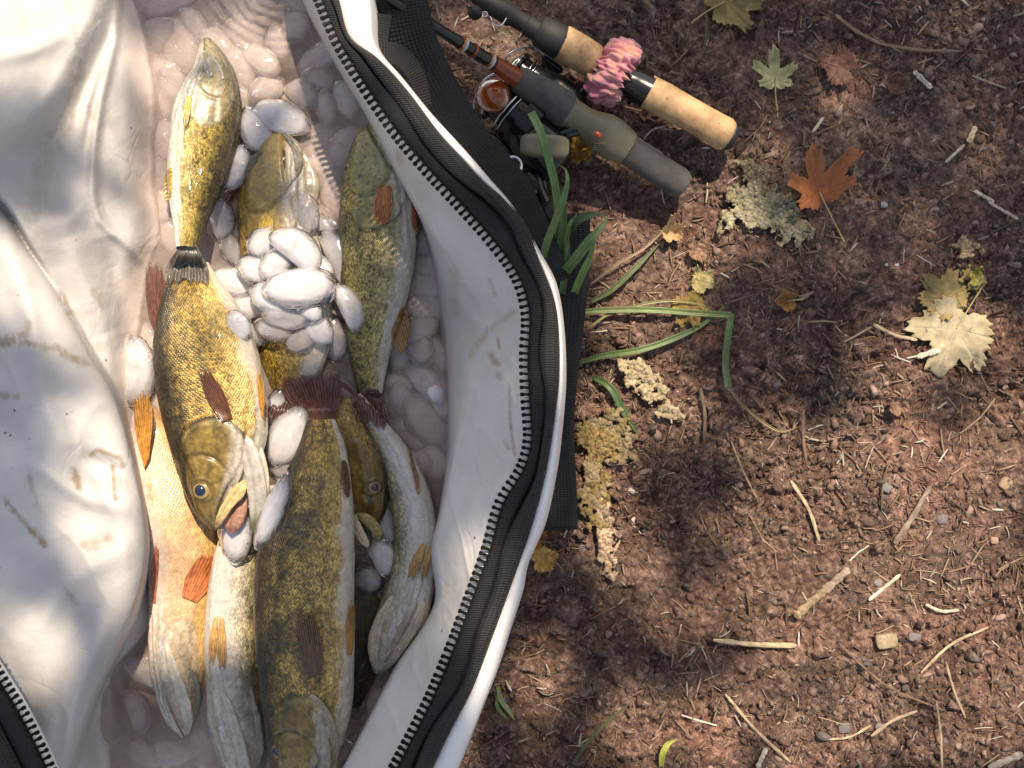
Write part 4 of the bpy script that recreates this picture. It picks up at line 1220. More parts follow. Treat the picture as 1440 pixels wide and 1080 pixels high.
REG = [
    ('left', lambda x, y: x < 262, 'sunken ice piece in the water along the left wall beside the yellow bass', 'sunken ice along the left wall'),
    ('top', lambda x, y: y < 300 and x >= 262 and x < 480, 'sunken ice piece in the rippled water between the yellow and olive bass', 'sunken ice between the two upper bass'),
    ('right', lambda x, y: y < 860, 'sunken ice piece in the water right of the olive and curved bass', 'sunken ice along the right wall'),
    ('low', lambda x, y: True, 'sunken ice piece in the dark water near the bottom edge', 'sunken ice in the lower corner'),
]
fixed = [(251, 60, 84, 44, 62), (236, 108, 62, 44, 45), (272, 40, 56, 34, 65), (212, 92, 50, 34, 80), (219, 150, 56, 36, 70), (246, 158, 44, 26, 80), (226, 200, 62, 40, 100), (222, 244, 60, 36, 95), (226, 290, 56, 34, 70), (236, 330, 50, 30, 60),
         (334, 96, 74, 40, 65), (375, 126, 56, 32, -40), (366, 84, 62, 34, 35), (392, 60, 50, 30, 80), (424, 134, 54, 36, 30), (459, 152, 50, 26, 80), (486, 140, 56, 30, 70), (458, 198, 74, 42, -38), (452, 236, 44, 36, 30), (484, 206, 60, 32, -60), (470, 280, 56, 30, 80), (448, 112, 46, 30, 10),
         (600, 342, 48, 34, 80), (604, 378, 60, 34, -10), (600, 402, 62, 34, 5), (601, 430, 66, 38, -8), (576, 396, 40, 26, 80), (590, 462, 56, 34, -30), (612, 500, 64, 32, 75), (590, 488, 56, 34, 60), (596, 540, 78, 44, 40), (598, 592, 84, 44, 55), (574, 612, 60, 38, 30), (556, 500, 50, 34, 80), (566, 560, 50, 32, 70), (610, 650, 56, 36, 60), (588, 650, 44, 30, 20), (622, 566, 44, 26, 80), (560, 540, 44, 30, 20), (604, 700, 50, 26, 80),
         (528, 985, 60, 30, -20), (560, 960, 50, 26, 30), (520, 1040, 60, 32, 10), (505, 1075, 50, 30, -10), (205, 945, 60, 40, 40), (190, 1000, 60, 36, 70), (238, 1058, 60, 34, 10), (285, 1050, 60, 34, 60), (200, 1060, 50, 30, 20)]
ILM = [(220, 30, 'at the top left end of the water'), (225, 130, 'left of the yellow bass head'), (220, 250, 'left of the yellow bass belly'), (230, 330, 'left of the yellow bass tail'), (345, 30, 'in the rippled water above the yellow bass snout'),
       (345, 110, 'right of the yellow bass head'), (410, 90, 'in the ripples at the top middle'), (460, 110, 'under the zipper collar at the top'), (465, 200, 'right of the gaping mouth'), (465, 270, 'between the buried and olive bass'), (345, 290, 'between the yellow and buried bass'),
       (595, 350, 'right of the olive bass belly'), (600, 410, 'right of the olive bass anal fin'), (580, 470, 'right of the olive bass narrow tail base'), (610, 520, 'at the right wall beside the olive bass tail'), (575, 570, 'above the curved bass back'),
       (610, 620, 'at the right wall beside the curved bass'), (530, 980, 'below the curved bass snout'), (510, 1060, 'at the bottom right end of the water'), (200, 950, 'left of the peach bass head'), (230, 1060, 'at the bottom left end of the water'), (365, 540, 'beside the big gold bass belly'), (200, 450, 'behind the big gold bass back'), (540, 720, 'between the wedged and curved bass')]
pts = [(a, b) for a, b, *_ in fixed]
cnt = 0
for t_ in range(4000):
    x = random.uniform(195, 640); y = random.uniform(-20, 1095)
    if not (atY(BEDL, y) + 6 < x < atY(BEDR, y) + 2): continue
    if y > 900 and x < 300 and random.random() < .7: continue
    if y > 880: continue
    if min((x - a) ** 2 + (y - b) ** 2 for a, b in pts) < 34 ** 2: continue
    pts.append((x, y)); fixed.append((x, y, random.uniform(44, 92), random.uniform(24, 42), random.uniform(0, 180)))
for i, (x, y, L_, W_, an) in enumerate(fixed):
    if surf(x, y, -1) > 0: continue
    for nm, f_, lb, gp in REG:
        if f_(x, y): break
    hz_ = W_ / 2 / F * .77 * .5
    lk_ = min(ILM, key=lambda m_: (m_[0] - x) ** 2 + (m_[1] - y) ** 2)
    lb = f"{'large' if L_ > 66 else 'middling' if L_ > 54 else 'small'} sunken {'rounded' if W_ > .62 * L_ else 'slender' if W_ < .5 * L_ else 'oval'} ice piece {lk_[2]}"
    gp = f'sunken ice pieces {lk_[2]}'
    ice(x, y, L_, W_, an, random.choice((0, 0, 1, 2)), lb, gp, 'ice_wet', z=ZW - hz_ * 1.25 - random.choice((.008, .005, .0035, .002, .001, .0006)), tz=.42, tilt=random.uniform(-.35, .35), i=i)

# ------------------------------------------------------------------ rods and reels
def lathe(name, p0, p1, prof, mat, parent, n=32, bend=0.0, ns=None):
    p0 = Vector(p0); p1 = Vector(p1); ax_ = p1 - p0
    q_ = ax_.to_track_quat('Z', 'Y').to_matrix()
    L_ = ax_.length
    V = []
    for t_, r_ in prof:
        for j in range(n):
            b = 2 * math.pi * j / n
            V.append(p0 + ax_ * t_ + q_ @ Vector((r_ * math.cos(b), r_ * math.sin(b), 0)) + Vector((0, 0, bend * math.sin(math.pi * t_))))
    nn = len(prof)
    Fc = grid_faces(nn, n, True).tolist()
    V.append(p0 + ax_ * prof[0][0]); V.append(p0 + ax_ * prof[-1][0])
    a = nn * n
    for j in range(n):
        Fc.append([a, (j + 1) % n, j]); Fc.append([a + 1, (nn - 1) * n + j, (nn - 1) * n + (j + 1) % n])
    me = bpy.data.meshes.new(name); me.from_pydata([tuple(v) for v in V], [], Fc); me.update()
    me.polygons.foreach_set('use_smooth', np.ones(len(me.polygons), bool))
    me.set_sharp_from_angle(angle=math.radians(40))
    return link(name, me, mat, parent)


def pxr(px_, z):   # pixel radius to metres
    return px_ / F * (H - z)


def tube(name, pts, r, mat, parent, n=10, m=60):
    P = crom(pts, m) if len(pts) > 2 else np.array([np.array(pts[0]) * (1 - t) + np.array(pts[1]) * t for t in np.linspace(0, 1, m)])
    V = []
    up = np.array([0.0, 0, 1])
    for i in range(m):
        T_ = P[min(i + 1, m - 1)][:3] - P[max(i - 1, 0)][:3]; T_ = T_ / (np.linalg.norm(T_) + 1e-12)
        s_ = np.cross(T_, up); 
        if np.linalg.norm(s_) < 1e-3: s_ = np.array([1.0, 0, 0])
        s_ /= np.linalg.norm(s_); u_ = np.cross(s_, T_)
        rr = r if np.isscalar(r) else np.interp(i / (m - 1), np.linspace(0, 1, len(r)), r)
        for j in range(n):
            b = 2 * math.pi * j / n
            V.append(P[i][:3] + rr * (math.cos(b) * s_ + math.sin(b) * u_))
    Fc = grid_faces(m, n, True).tolist() + [list(range(n))[::-1], [(m - 1) * n + j for j in range(n)]]
    return link(name, mesh(name, V, Fc), mat, parent)


def blob(name, c, sc, rot, mat, parent, sq=2.0, n=20):
    """rounded box / ellipsoid (superellipsoid)"""
    V = []
    R = Matrix.Rotation(rot, 3, 'Z')
    e = 2.0 / sq
    pw = lambda w: math.copysign(abs(w) ** e, w)
    for i in range(n + 1):
        a = -math.pi / 2 + math.pi * i / n
        for j in range(2 * n):
            b = 2 * math.pi * j / (2 * n)
            V.append(Vector(c) + R @ Vector((sc[0] * pw(math.cos(a)) * pw(math.cos(b)), sc[1] * pw(math.cos(a)) * pw(math.sin(b)), sc[2] * pw(math.sin(a)))))
    return link(name, mesh(name, V, grid_faces(n + 1, 2 * n, True)), mat, parent)


def on_axis(A, B, t):   # point at fraction t from px tuple A to B (px,py,z)
    return W(*(A[i] + (B[i] - A[i]) * t for i in range(3)))


# rod 1 : cork handles
r1 = empty('fishing_rod', W(1000, 180, 0.02), 'fishing rod with worn cork grips and a pink scrunchie round its reel seat', 'fishing rod', 'fishing rods on the ground')
Z1 = 0.036
a1 = lambda x, y, z=Z1: W(x, y, z)
lathe('blank', a1(600, -48, .055), a1(700, 10, .05), [(0, pxr(6, .05)), (1, pxr(8, .05))], M['blank'], r1)
lathe('winding_check', a1(668, -8, .05), a1(770, 52, .045), [(0, pxr(11, .05)), (.1, pxr(14, .05)), (.5, pxr(16, .05)), (.54, pxr(13, .05)), (.7, pxr(13, .05)), (.72, pxr(15, .05)), (1, pxr(14, .05))], M['rubber'], r1)
lathe('locking_nut', a1(757, 42, .044), a1(792, 62, .042), [(0, pxr(19, .04)), (.08, pxr(22, .04)), (.9, pxr(24, .04)), (1, pxr(22, .04))], M['rubber'], r1)
lathe('foregrip', a1(784, 56, .041), a1(842, 90, .038), [(0, pxr(21, .04)), (.1, pxr(24.5, .04)), (.5, pxr(25, .04)), (.85, pxr(24, .04)), (.97, pxr(21, .04)), (1, pxr(18, .04))], M['cork'], r1)
lathe('reel_seat', a1(835, 86, .038), a1(912, 130, .036), [(0, pxr(19, .04)), (.25, pxr(22, .04)), (.6, pxr(18, .04)), (.75, pxr(22, .04)), (1, pxr(24, .04))], M['black'], r1)
lathe('butt_grip', a1(906, 126, .036), a1(1026, 193, .026), [(0, pxr(20, .04)), (.02, pxr(23.5, .04)), (.2, pxr(24, .04)), (.5, pxr(22.5, .04)), (.8, pxr(23, .04)), (.93, pxr(24, .03)), (.985, pxr(21, .03)), (1, pxr(17, .03))], M['cork'], r1, bend=0.002)
lathe('butt_cap', a1(1022, 191, .026), a1(1033, 197, .0255), [(0, pxr(19, .03)), (.5, pxr(20, .03)), (1, pxr(15, .03))], M['rubber'], r1)
tube('hook_keeper', [a1(712, 26, .06), a1(704, 36, .064), a1(694, 34, .062), a1(690, 24, .058)], .0006, M['silver'], r1)


# scrunchie : ruffled torus round the seat
def scrunchie():
    p0 = Vector(a1(862, 101, .040)); ax_ = (Vector(a1(892, 118, .040)) - p0).normalized()
    q_ = ax_.to_track_quat('Z', 'Y').to_matrix()
    nu, nv = 220, 56
    a = np.linspace(0, 2 * math.pi, nu, endpoint=False)[:, None]; b = np.linspace(0, 2 * math.pi, nv, endpoint=False)[None]
    R0 = 0.0155; r0 = 0.0082
    ruff = 1 + 0.17 * np.sin(a * 21 + 1.6 * np.sin(b * 2 + a * 2) + 2 * np.sin(a * 5)) + 0.06 * np.sin(a * 37 + b * 2 + 2 * np.sin(a * 7)) + 0.7 * (fbm(a * 5 + 2 * np.cos(b), 2 * np.sin(b) + a * 2, 5, 4) - .5)
    rr = r0 * ruff * (1 + 0.25 * np.sin(b * 4 + 3 * np.sin(a * 5)) * 0.6)
    rad = R0 + rr * np.cos(b) * 1.05; zz = rr * np.sin(b) * 1.25
    V = np.stack([rad * np.cos(a), rad * np.sin(a), zz + 0 * a], -1).reshape(-1, 3)
    V = V @ np.array(q_).T + np.array(p0)
    i = np.arange(nu)[:, None]; j = np.arange(nv)[None]
    i2 = (i + 1) % nu; j2 = (j + 1) % nv
    Fc = np.stack([i * nv + j, i2 * nv + j, i2 * nv + j2, i * nv + j2], -1).reshape(-1, 4)
    o = link('scrunchie', mesh('scrunchie', V, Fc), M['scrunch'])
    return tag(o, 'crumpled pink hair scrunchie wrapped round the cork rod', 'scrunchie')


scrunchie()


def torus(name, c, axis, R_, r_, mat, parent, n=40, m=10, sx=1.0):
    q_ = Vector(axis).to_track_quat('Z', 'Y').to_matrix()
    V = [Vector(c) + q_ @ Vector(((R_ + r_ * math.cos(b)) * math.cos(a), (R_ + r_ * math.cos(b)) * math.sin(a), r_ * math.sin(b) * sx)) for a in np.linspace(0, 2 * math.pi, n, endpoint=False) for b in np.linspace(0, 2 * math.pi, m, endpoint=False)]
    i = np.arange(n)[:, None]; j = np.arange(m)[None]
    Fc = np.stack([i * m + j, ((i + 1) % n) * m + j, ((i + 1) % n) * m + (j + 1) % m, i * m + (j + 1) % m], -1).reshape(-1, 4)
    return link(name, mesh(name, V, Fc), mat, parent)


# rod 2 : grey foam and olive seat
r2 = empty('fishing_rod', W(930, 250, 0.02), 'fishing rod with grey foam grips, olive reel seat and red lacquered blank', 'fishing rod', 'fishing rods on the ground')
A2 = (520, -18, .150); B2 = (738, 122, .056)
lathe('blank', W(520, -18, .150), W(722, 106, .062), [(0, pxr(6, .1)), (1, pxr(10, .06))], M['blank'], r2)
for t0, t1, mt, g in [(.60, .615, 'orange', 1.4), (.615, .63, 'wrap', 1.5), (.685, .70, 'redblank', 1.3), (.80, .812, 'orange', 1.4), (.812, .828, 'wrap', 1.5)]:
    pa = Vector(W(520, -18, .150)); pb = Vector(W(722, 106, .062))
    lathe('thread_wrap', pa.lerp(pb, t0), pa.lerp(pb, t1), [(0, pxr(9.0 + 2 * t0, .06)), (1, pxr(9.0 + 2 * t0, .06))], M[mt], r2)
lathe('red_section', Vector(W(520, -18, .150)).lerp(Vector(W(722, 106, .062)), .845), W(732, 113, .058), [(0, pxr(10.5, .06)), (.5, pxr(12.5, .06)), (1, pxr(13.5, .06))], M['redblank'], r2)
lathe('foregrip', W(724, 108, .058), W(797, 157, .046), [(0, pxr(14, .05)), (.08, pxr(19, .05)), (.5, pxr(24, .05)), (.95, pxr(27, .05)), (1, pxr(25, .05))], M['foam'], r2)
lathe('reel_seat', W(792, 154, .046), W(884, 209, .038), [(0, pxr(23, .05)), (.06, pxr(25, .05)), (.12, pxr(22, .05)), (.3, pxr(21, .05)), (.45, pxr(24, .05)), (.6, pxr(29, .04)), (.75, pxr(29, .04)), (.93, pxr(25, .04)), (1, pxr(23, .04))], M['olive'], r2, n=40)
blob('lock_window', W(841, 189, .066), (.0022, .0034, .0012), math.radians(60), M['redblank'], r2)
for k in range(4):
    tube('seat_rib', [W(833 + k * 1.5, 214 - k * 3.0 - 3, .052 + .002 * k), W(848 + k * 1.5, 212 - k * 3.0 - 2, .054 + .0022 * k)], .0004, M['olive'], r2, m=6)
lathe('butt_grip', W(876, 206, .038), W(962, 262, .022), [(0, pxr(22, .04)), (.1, pxr(21, .04)), (.6, pxr(21, .03)), (.9, pxr(22, .03)), (.98, pxr(19, .03)), (1, pxr(15, .03))], M['foam'], r2, n=40)


def reel(root_label, spool_c, spool_d, body_c, scl, knob_mat, stem, zc, handle=True, grp='spinning reels'):
    """spinning reel; spool_c/body_c in px, spool_d unit-ish px direction of the spool axis (towards the rod tip)"""
    rt = empty('spinning_reel', W(*body_c, zc), root_label, 'reel', grp)
    c = Vector(W(*spool_c, zc)); d = (Vector(W(spool_c[0] + spool_d[0], spool_c[1] + spool_d[1], zc)) - c).normalized()
    s = scl
    lathe('spool', c - d * .020 * s, c + d * .010 * s, [(0, .017 * s), (.1, .021 * s), (.35, .021 * s), (.4, .015 * s), (.85, .015 * s), (.9, .019 * s), (1, .0185 * s)], M['black'], rt, n=40)
    torus('spool_ring', c + d * .010 * s, d, .0170 * s, .0018 * s, M['silver'], rt)
    torus('spool_ring', c - d * .004 * s, d, .0205 * s, .0010 * s, M['silver'], rt)
    torus('spool_ring', c - d * .008 * s, d, .0210 * s, .0008 * s, M['silver'], rt)
    lathe('drag_knob', c + d * .008 * s, c + d * .020 * s, [(0, .0145 * s), (.3, .0145 * s), (.6, .012 * s), (.85, .008 * s), (1, .003 * s)], M[knob_mat], rt, n=28)
    b = Vector(W(*body_c, zc))
    ang = math.atan2(d.y, d.x)
    lathe('rotor', c - d * .032 * s, c - d * .016 * s, [(0, .014 * s), (.2, .022 * s), (1, .024 * s)], M['black'], rt, n=40)
    blob('gear_housing', b, (.026 * s, .019 * s, .020 * s), ang, M['black'], rt, sq=3)
    perp = Vector((-d.y, d.x, 0))
    # bail wire and line roller
    tube('bail', [tuple(c + perp * .027 * s + d * -.01 * s), tuple(c + perp * .024 * s + d * .012 * s + Vector((0, 0, .008 * s))), tuple(c + d * .022 * s + Vector((0, 0, .022 * s))), tuple(c - perp * .024 * s + d * .008 * s + Vector((0, 0, .012 * s))), tuple(c - perp * .027 * s - d * .01 * s)], .0011 * s, M['silver'], rt, m=50)
    blob('bail_arm', c + perp * .026 * s - d * .016 * s, (.014 * s, .004 * s, .006 * s), ang, M['black'], rt, sq=3)
    blob('bail_arm', c - perp * .026 * s - d * .016 * s, (.014 * s, .004 * s, .006 * s), ang, M['black'], rt, sq=3)
    st0, st1 = Vector(W(*stem[0])), Vector(W(*stem[1]))
    tube('stem', [tuple(st0), tuple((st0 + st1) / 2 + Vector((0, 0, .002))), tuple(st1)], [.006 * s, .0045 * s, .007 * s], M['black'], rt, n=16, m=24)
    if handle:
        h0 = b + perp * -.0; 
        h1 = Vector(W(*handle[0])); h2 = Vector(W(*handle[1]))
        tube('handle', [tuple(h0), tuple(h1), tuple(h2)], .0034 * s, M['black'], rt, m=40)
        kn = lathe('handle_knob', h2 - Vector((0, 0, .008)), h2 + Vector((0, 0, .012)), [(0, .006), (.2, .0085), (.8, .009), (1, .006)], M['rubber'], rt)
    return rt


reel('black spinning reel with amber drag knob under the grey foam rod', (712, 150), (-10, -9), (758, 208), 0.95, 'amber', [(815, 180, .045), (765, 200, .040)], .040, handle=[(760, 262, .045), (778, 300, .05)])
reel('spinning reel with clear knob half hidden behind the grey foam rod', (738, 104), (-18, -14), (790, 138), 0.72, 'glass', [(862, 112, .034), (815, 130, .026)], .022, handle=None)
# olive rotor plate and dark handle bits of the front reel area
rl = [o for o in C.objects if o.name == 'spinning_reel'][0]
blob('knob_cap', W(694, 134, .056), (.0125, .0125, .009), 0, M['amber'], rl, sq=2.2)
blob('side_plate', W(766, 206, .058), (.018, .0085, .006), math.radians(-4), M['olive'], rl, sq=4)
lathe('rear_housing', W(735, 240, .035), W(760, 290, .03), [(0, .008), (.1, .013), (.5, .016), (.9, .012), (1, .008)], M['black'], rl, n=30)
tube('crank', [W(712, 232, .06), W(735, 262, .066), W(752, 272, .062)], .0028, M['black'], rl, m=20)
torus('handle_ring', W(722, 232, .064), (0.3, 0.2, 1), .006, .0013, M['silver'], rl)
# rubber ball weight and snap on the first rod's line
bw = empty('line_weight', W(668, 18, .06), 'small dark ball weight clipped near the tip end of the cork rod', 'sinker')
blob('ball', W(668, 18, .06), (.0052, .0052, .0052), 0, M['rubber'], bw)
torus('ring', W(682, 20, .062), (0, 0, 1), .0018, .0004, M['silver'], bw)
tag(tube('fishing_line', [W(640, -10, .05), W(664, 12, .066)], .00025, M['silver'], None, n=6, m=8), 'fine pale fishing line above the ball weight', 'line')
tag(tube('fishing_line', [W(628, 50, .10), W(648, 66, .08), W(680, 100, .065), (W(694, 120, .06))], .00022, M['silver'], None, n=6, m=30), 'fine fishing line running to the amber reel', 'line')
tag(tube('fishing_line', [W(686, 24, .062), W(700, 36, .06), W(714, 28, .058), W(716, 20, .056)], .0003, M['blank'], None, n=6, m=20), 'dark loop of line by the ball weight', 'line')


# ------------------------------------------------------------------ leaves
def maple_outline(n=120, lobes=5, deep=0.45, seed=0):
    r_ = random.Random(seed)
    th = np.linspace(0, 2 * math.pi, n, endpoint=False)
    dirs = {5: [90, 38, 142, -14, 194], 7: [90, 52, 128, 12, 168, -28, 208], 3: [90, 25, 155]}[lobes]
    lens = {5: [1, .9, .9, .55, .55], 7: [1, .92, .9, .8, .8, .42, .42], 3: [1, .8, .75]}[lobes]
    rad = np.full(n, 1 - deep - 0.05)
    vein = np.zeros(n)
    for d_, l_ in zip(dirs, lens):
        l_ *= r_.uniform(.9, 1.08); d_ += r_.uniform(-5, 5)
        dd = np.abs((th - math.radians(d_) + math.pi) % (2 * math.pi) - math.pi)
        w_ = 0.40
        rr = l_ * np.clip(1 - dd / w_, 0, 1) ** 0.9
        rr = np.where(dd < w_, (1 - deep - .05) + (l_ - (1 - deep - .05)) * np.clip(1 - dd / w_, 0, 1) ** 0.8, 0)
        side = 0.13 * l_ * np.exp(-((dd - 0.17) / 0.035) ** 2)
        rad = np.maximum(rad, rr + side)
        vein = np.maximum(vein, np.exp(-(dd / 0.035) ** 2))
    dd = np.abs((th + math.pi / 2 + math.pi) % (2 * math.pi) - math.pi)
    rad = rad * (1 - 0.45 * np.exp(-(dd / 0.35) ** 2))
    rad *= 1 + 0.05 * np.sin(th * 23 + seed) + 0.03 * np.sin(th * 41 + seed)
    return th, rad, vein


def leaf(px, py, size_px, rot, color, label, cat='leaf', lobes=5, deep=0.45, curl=0.012, seed=0, squash=(1, 1), lift=0.004, veincol=1.35, stem=True, fold=0.0, name='maple_leaf', tipcol=None, tilt=(0, 0), grp='fallen leaves on the soil'):
    th, rad, vein = maple_outline(180, lobes, deep, seed)
    nr_ = 16
    sz = size_px / F * H
    g0 = max(gz(px + dx, py + dy) for dx in (-15, 0, 15) for dy in (-15, 0, 15))
    base = np.array(W(px, py, g0 + lift))
    t = np.linspace(0.0, 1, nr_)[:, None]
    X = t * rad[None] * np.cos(th)[None]; Y = t * rad[None] * np.sin(th)[None]
    X = X * squash[0]; Y = Y * squash[1]
    R2 = X ** 2 + Y ** 2
    Zz = curl * R2 + fold * np.abs(X) * sz / 0.05 - 0.0016 * vein[None] * t + (fbm(X * 2.2 + seed, Y * 2.2, seed, 3) - 0.5) * 0.016 * np.sqrt(R2 + .01)
    Zz = Zz + tilt[0] * X * sz + tilt[1] * Y * sz
    a = math.radians(rot)
    V = np.stack([(X * math.cos(a) - Y * math.sin(a)) * sz, (X * math.sin(a) + Y * math.cos(a)) * sz, Zz], -1).reshape(-1, 3) + base
    c = np.array(color)[None, None]; tc = np.array(tipcol if tipcol else color)[None, None]
    tt_ = (t ** 2 * np.ones_like(rad)[None])[..., None]
    nn = fbm(X * 5 + seed, Y * 5, seed + 9, 3)[..., None]
    col = (c * (1 - tt_) + tc * tt_) * (0.6 + 0.8 * nn)
    vv = (vein[None] * sstep(0, .08, t) * (1 - t * .4))[..., None]
    col = col * (1 - vv * .6) + np.clip(c * veincol + .03, 0, 1) * vv * .6
    o = link(name, mesh(name, V, grid_faces(nr_, 180, True), col=np.clip(col, 0, 1).reshape(-1, 3)), M['leaf'])
    md = o.modifiers.new('solid', 'SOLIDIFY'); md.thickness = 0.0004; md.offset = 0
    tag(o, label, cat, grp)
    if stem:
        p = base + np.array([math.sin(a) * 0.0, 0, .0005])
        dv = np.array([math.sin(a), -math.cos(a), 0]) * sz
        s_ = tube('leaf_stem', [tuple(p), tuple(p + dv * .5 + [0, 0, .001]), tuple(p + dv * .95 + [0.002, 0, -.002])], [.0007, .0005, .0008], M['wood_leafstem'], None, n=6, m=16)
        s_.parent = o
    return o


M['wood_leafstem'] = simple('leaf_stem', (0.42, 0.34, 0.16), 0.7)
leaf(1090, 112, 44, 0, (0.42, 0.385, 0.19), 'small pale green maple leaf near the butt of the cork rod', seed=2, deep=.56, curl=.004, tipcol=(.43, .41, .2))
leaf(1152, 270, 80, 25, (0.44, 0.14, 0.05), 'curled rust orange maple leaf', seed=4, deep=.56, curl=.02, lobes=5, squash=(1.0, .80), lift=.006, tipcol=(.40, .14, .06), fold=.022, tilt=(-.08, .35))
leaf(1345, 462, 78, 150, (0.45, 0.375, 0.25), 'large pale tan maple leaf at the right in a patch of sun', seed=6, deep=.35, curl=.003, lobes=5, squash=(1.1, .9), tipcol=(.36, .30, .18))
leaf(1330, 420, 50, 40, (0.28, 0.20, 0.08), 'brown maple leaf half under the large tan one', seed=8, deep=.35, curl=.004, lobes=5, stem=False)
leaf(1020, 2, 62, -60, (0.22, 0.17, 0.06), 'dull olive maple leaf at the top edge', seed=9, deep=.4, curl=.006, lobes=7)
leaf(762, 786, 24, -70, (0.52, 0.29, 0.08), 'yellow orange leaf tip poking out from under the bag', seed=10, deep=.2, curl=.004, lobes=3, stem=False)
leaf(752, 752, 22, 60, (0.45, 0.16, 0.04), 'small orange leaf scrap beside the strap end', seed=11, deep=.2, curl=.008, lobes=3, stem=False)
leaf(988, 398, 26, 30, (0.42, 0.34, 0.15), 'small yellow leaf scrap beside the bent grass', seed=12, deep=.35, curl=.006, lobes=3, stem=False)
leaf(968, 430, 34, 200, (0.25, 0.17, 0.05), 'brown yellow leaf lying under the bent grass', seed=13, deep=.3, curl=.004, lobes=5, stem=False)
leaf(1106, 424, 22, 100, (0.34, 0.17, 0.05), 'small curled brown leaf in the middle of the soil', seed=14, deep=.35, curl=.02, lobes=3)
leaf(1372, 392, 17, 80, (0.30, 0.28, 0.06), 'little yellow green leaf above the large tan one', seed=15, deep=.35, curl=.01, lobes=3, stem=False)
leaf(815, 216, 26, 20, (0.50, 0.22, 0.04), 'orange leaf scrap in the shade under the olive reel seat', seed=16, deep=.3, curl=.01, lobes=3, stem=False)
leaf(1182, 96, 34, 75, (0.15, 0.07, 0.05), 'dark reddish brown leaf right of the pale green maple leaf', seed=17, deep=.25, curl=.005, lobes=3, stem=False)
leaf(982, 352, 20, 200, (0.28, 0.16, 0.10), 'orange brown leaf scrap below the foam rod end', seed=18, deep=.2, curl=.006, lobes=3, stem=False)
leaf(944, 330, 22, 10, (0.50, 0.33, 0.17), 'tan papery leaf scrap below the foam grip end', seed=19, deep=.3, curl=.02, lobes=3, stem=False)
leaf(1260, 120, 20, 60, (0.18, 0.09, 0.06), 'small brown leaf scrap right of the dark reddish leaf', seed=20, deep=.2, curl=.01, lobes=3, stem=False)
leaf(1262, 572, 18, 30, (0.24, 0.14, 0.10), 'reddish leaf scrap in the sunny soil at the right', seed=21, deep=.2, curl=.01, lobes=3, stem=False)
leaf(880, 100, 18, 10, (0.34, 0.19, 0.12), 'brown leaf scrap above the pink scrunchie', seed=22, deep=.2, curl=.01, lobes=3, stem=False)


def lace(poly, color, label, name='decayed_leaf', seed=0, th_=0.44, amp=0.010, lift=0.004, col2=None, grain=6):
    """crumbling skeleton leaf or moss mat: crumpled sheet eaten by holes, inside a pixel outline"""
    P = np.array(poly, float)
    x0, y0 = P.min(0) - 4; x1, y1 = P.max(0) + 4
    xs = np.arange(x0, x1, 1.1); ys = np.arange(y0, y1, 1.1)
    X, Y = np.meshgrid(xs, ys, indexing='ij')
    Pc = np.vstack([P, P[:1]])
    d_, _, _ = polydist(X, Y, Pc)
    inside = np.zeros(X.shape, bool)
    for (ax_, ay), (bx, by) in zip(Pc[:-1], Pc[1:]):
        c_ = ((ay > Y) != (by > Y)) & (X < (bx - ax_) * (Y - ay) / (by - ay + 1e-9) + ax_)
        inside ^= c_
    sd_ = np.where(inside, d_, -d_)
    n_ = fbm(X / (grain * 1.6), Y / (grain * 1.6), seed, 4); n3 = fbm(X / 22, Y / 22, seed + 3, 2)
    keep = (sd_ / 13 + (n_ - 0.5) * 4.6 + (n3 - .5) * 1.0) > (th_ - .34) 
    keep &= sd_ > -6
    g = ghf((X - 720) / F * H, (540 - Y) / F * H) - 0.004
    from_s = g * 0.5 + lift + (n_ - 0.2) * amp * .45 + (fbm(X / 2.0, Y / 2.0, seed + 5, 2) - .5) * 0.0026
    V = row(X.ravel(), Y.ravel(), from_s.ravel())
    nx_, ny_ = X.shape
    Fc = grid_faces(nx_, ny_)
    kk = keep.ravel()
    Fc = Fc[kk[Fc].all(1)]
    used, inv = np.unique(Fc, return_inverse=True)
    Fc = inv.reshape(Fc.shape); V = V[used]
    nn = fbm(X / 2.2, Y / 2.2, seed + 8, 3).ravel()[used][:, None]; mm = sstep(.35, .65, n3).ravel()[used][:, None]
    col = (np.array(color) * (1 - mm) + np.array(col2 or color) * mm) * (0.12 + 1.5 * nn)
    o = link(name, mesh(name, V, Fc, col=np.clip(col, 0, 1)), M['debris'])
    md = o.modifiers.new('solid', 'SOLIDIFY'); md.thickness = 0.0008
    return tag(o, label, 'leaf', 'crumbling leaves on the soil')


lace([(1035, 225), (1070, 232), (1082, 255), (1108, 275), (1120, 300), (1142, 318), (1135, 345), (1108, 350), (1085, 330), (1050, 322), (1012, 330), (1020, 300), (1018, 268), (1042, 258)], (0.36, 0.32, 0.21), 'crumbling grey green skeleton leaf left of the rust orange one', seed=40, lift=.006, col2=(.24, .20, .12))
lace([(872, 505), (905, 500), (925, 530), (945, 560), (968, 585), (960, 600), (930, 585), (910, 560), (892, 545), (875, 535)], (0.42, 0.33, 0.21), 'pale crumbling leaf in the sun beside the bent grass', seed=43, th_=.48, lift=.005)
lace([(840, 585), (870, 575), (890, 600), (896, 650), (880, 660), (860, 645), (862, 690), (850, 750), (830, 740), (815, 700), (812, 640), (815, 600)], (0.26, 0.20, 0.125), 'holey yellow brown skeleton leaf right of the strap', seed=47, th_=.46, lift=.005, col2=(.24, .17, .07))
lace([(838, 745), (850, 700), (862, 740), (866, 800), (858, 815), (842, 790)], (0.46, 0.33, 0.22), 'strip of rotten bark below the holey leaf', seed=48, th_=.3, lift=.004)
lace([(1355, 375), (1390, 372), (1392, 410), (1372, 418), (1352, 400)], (0.34, 0.27, 0.10), 'stringy moss scrap above the large tan leaf', seed=50, th_=.55, lift=.006)
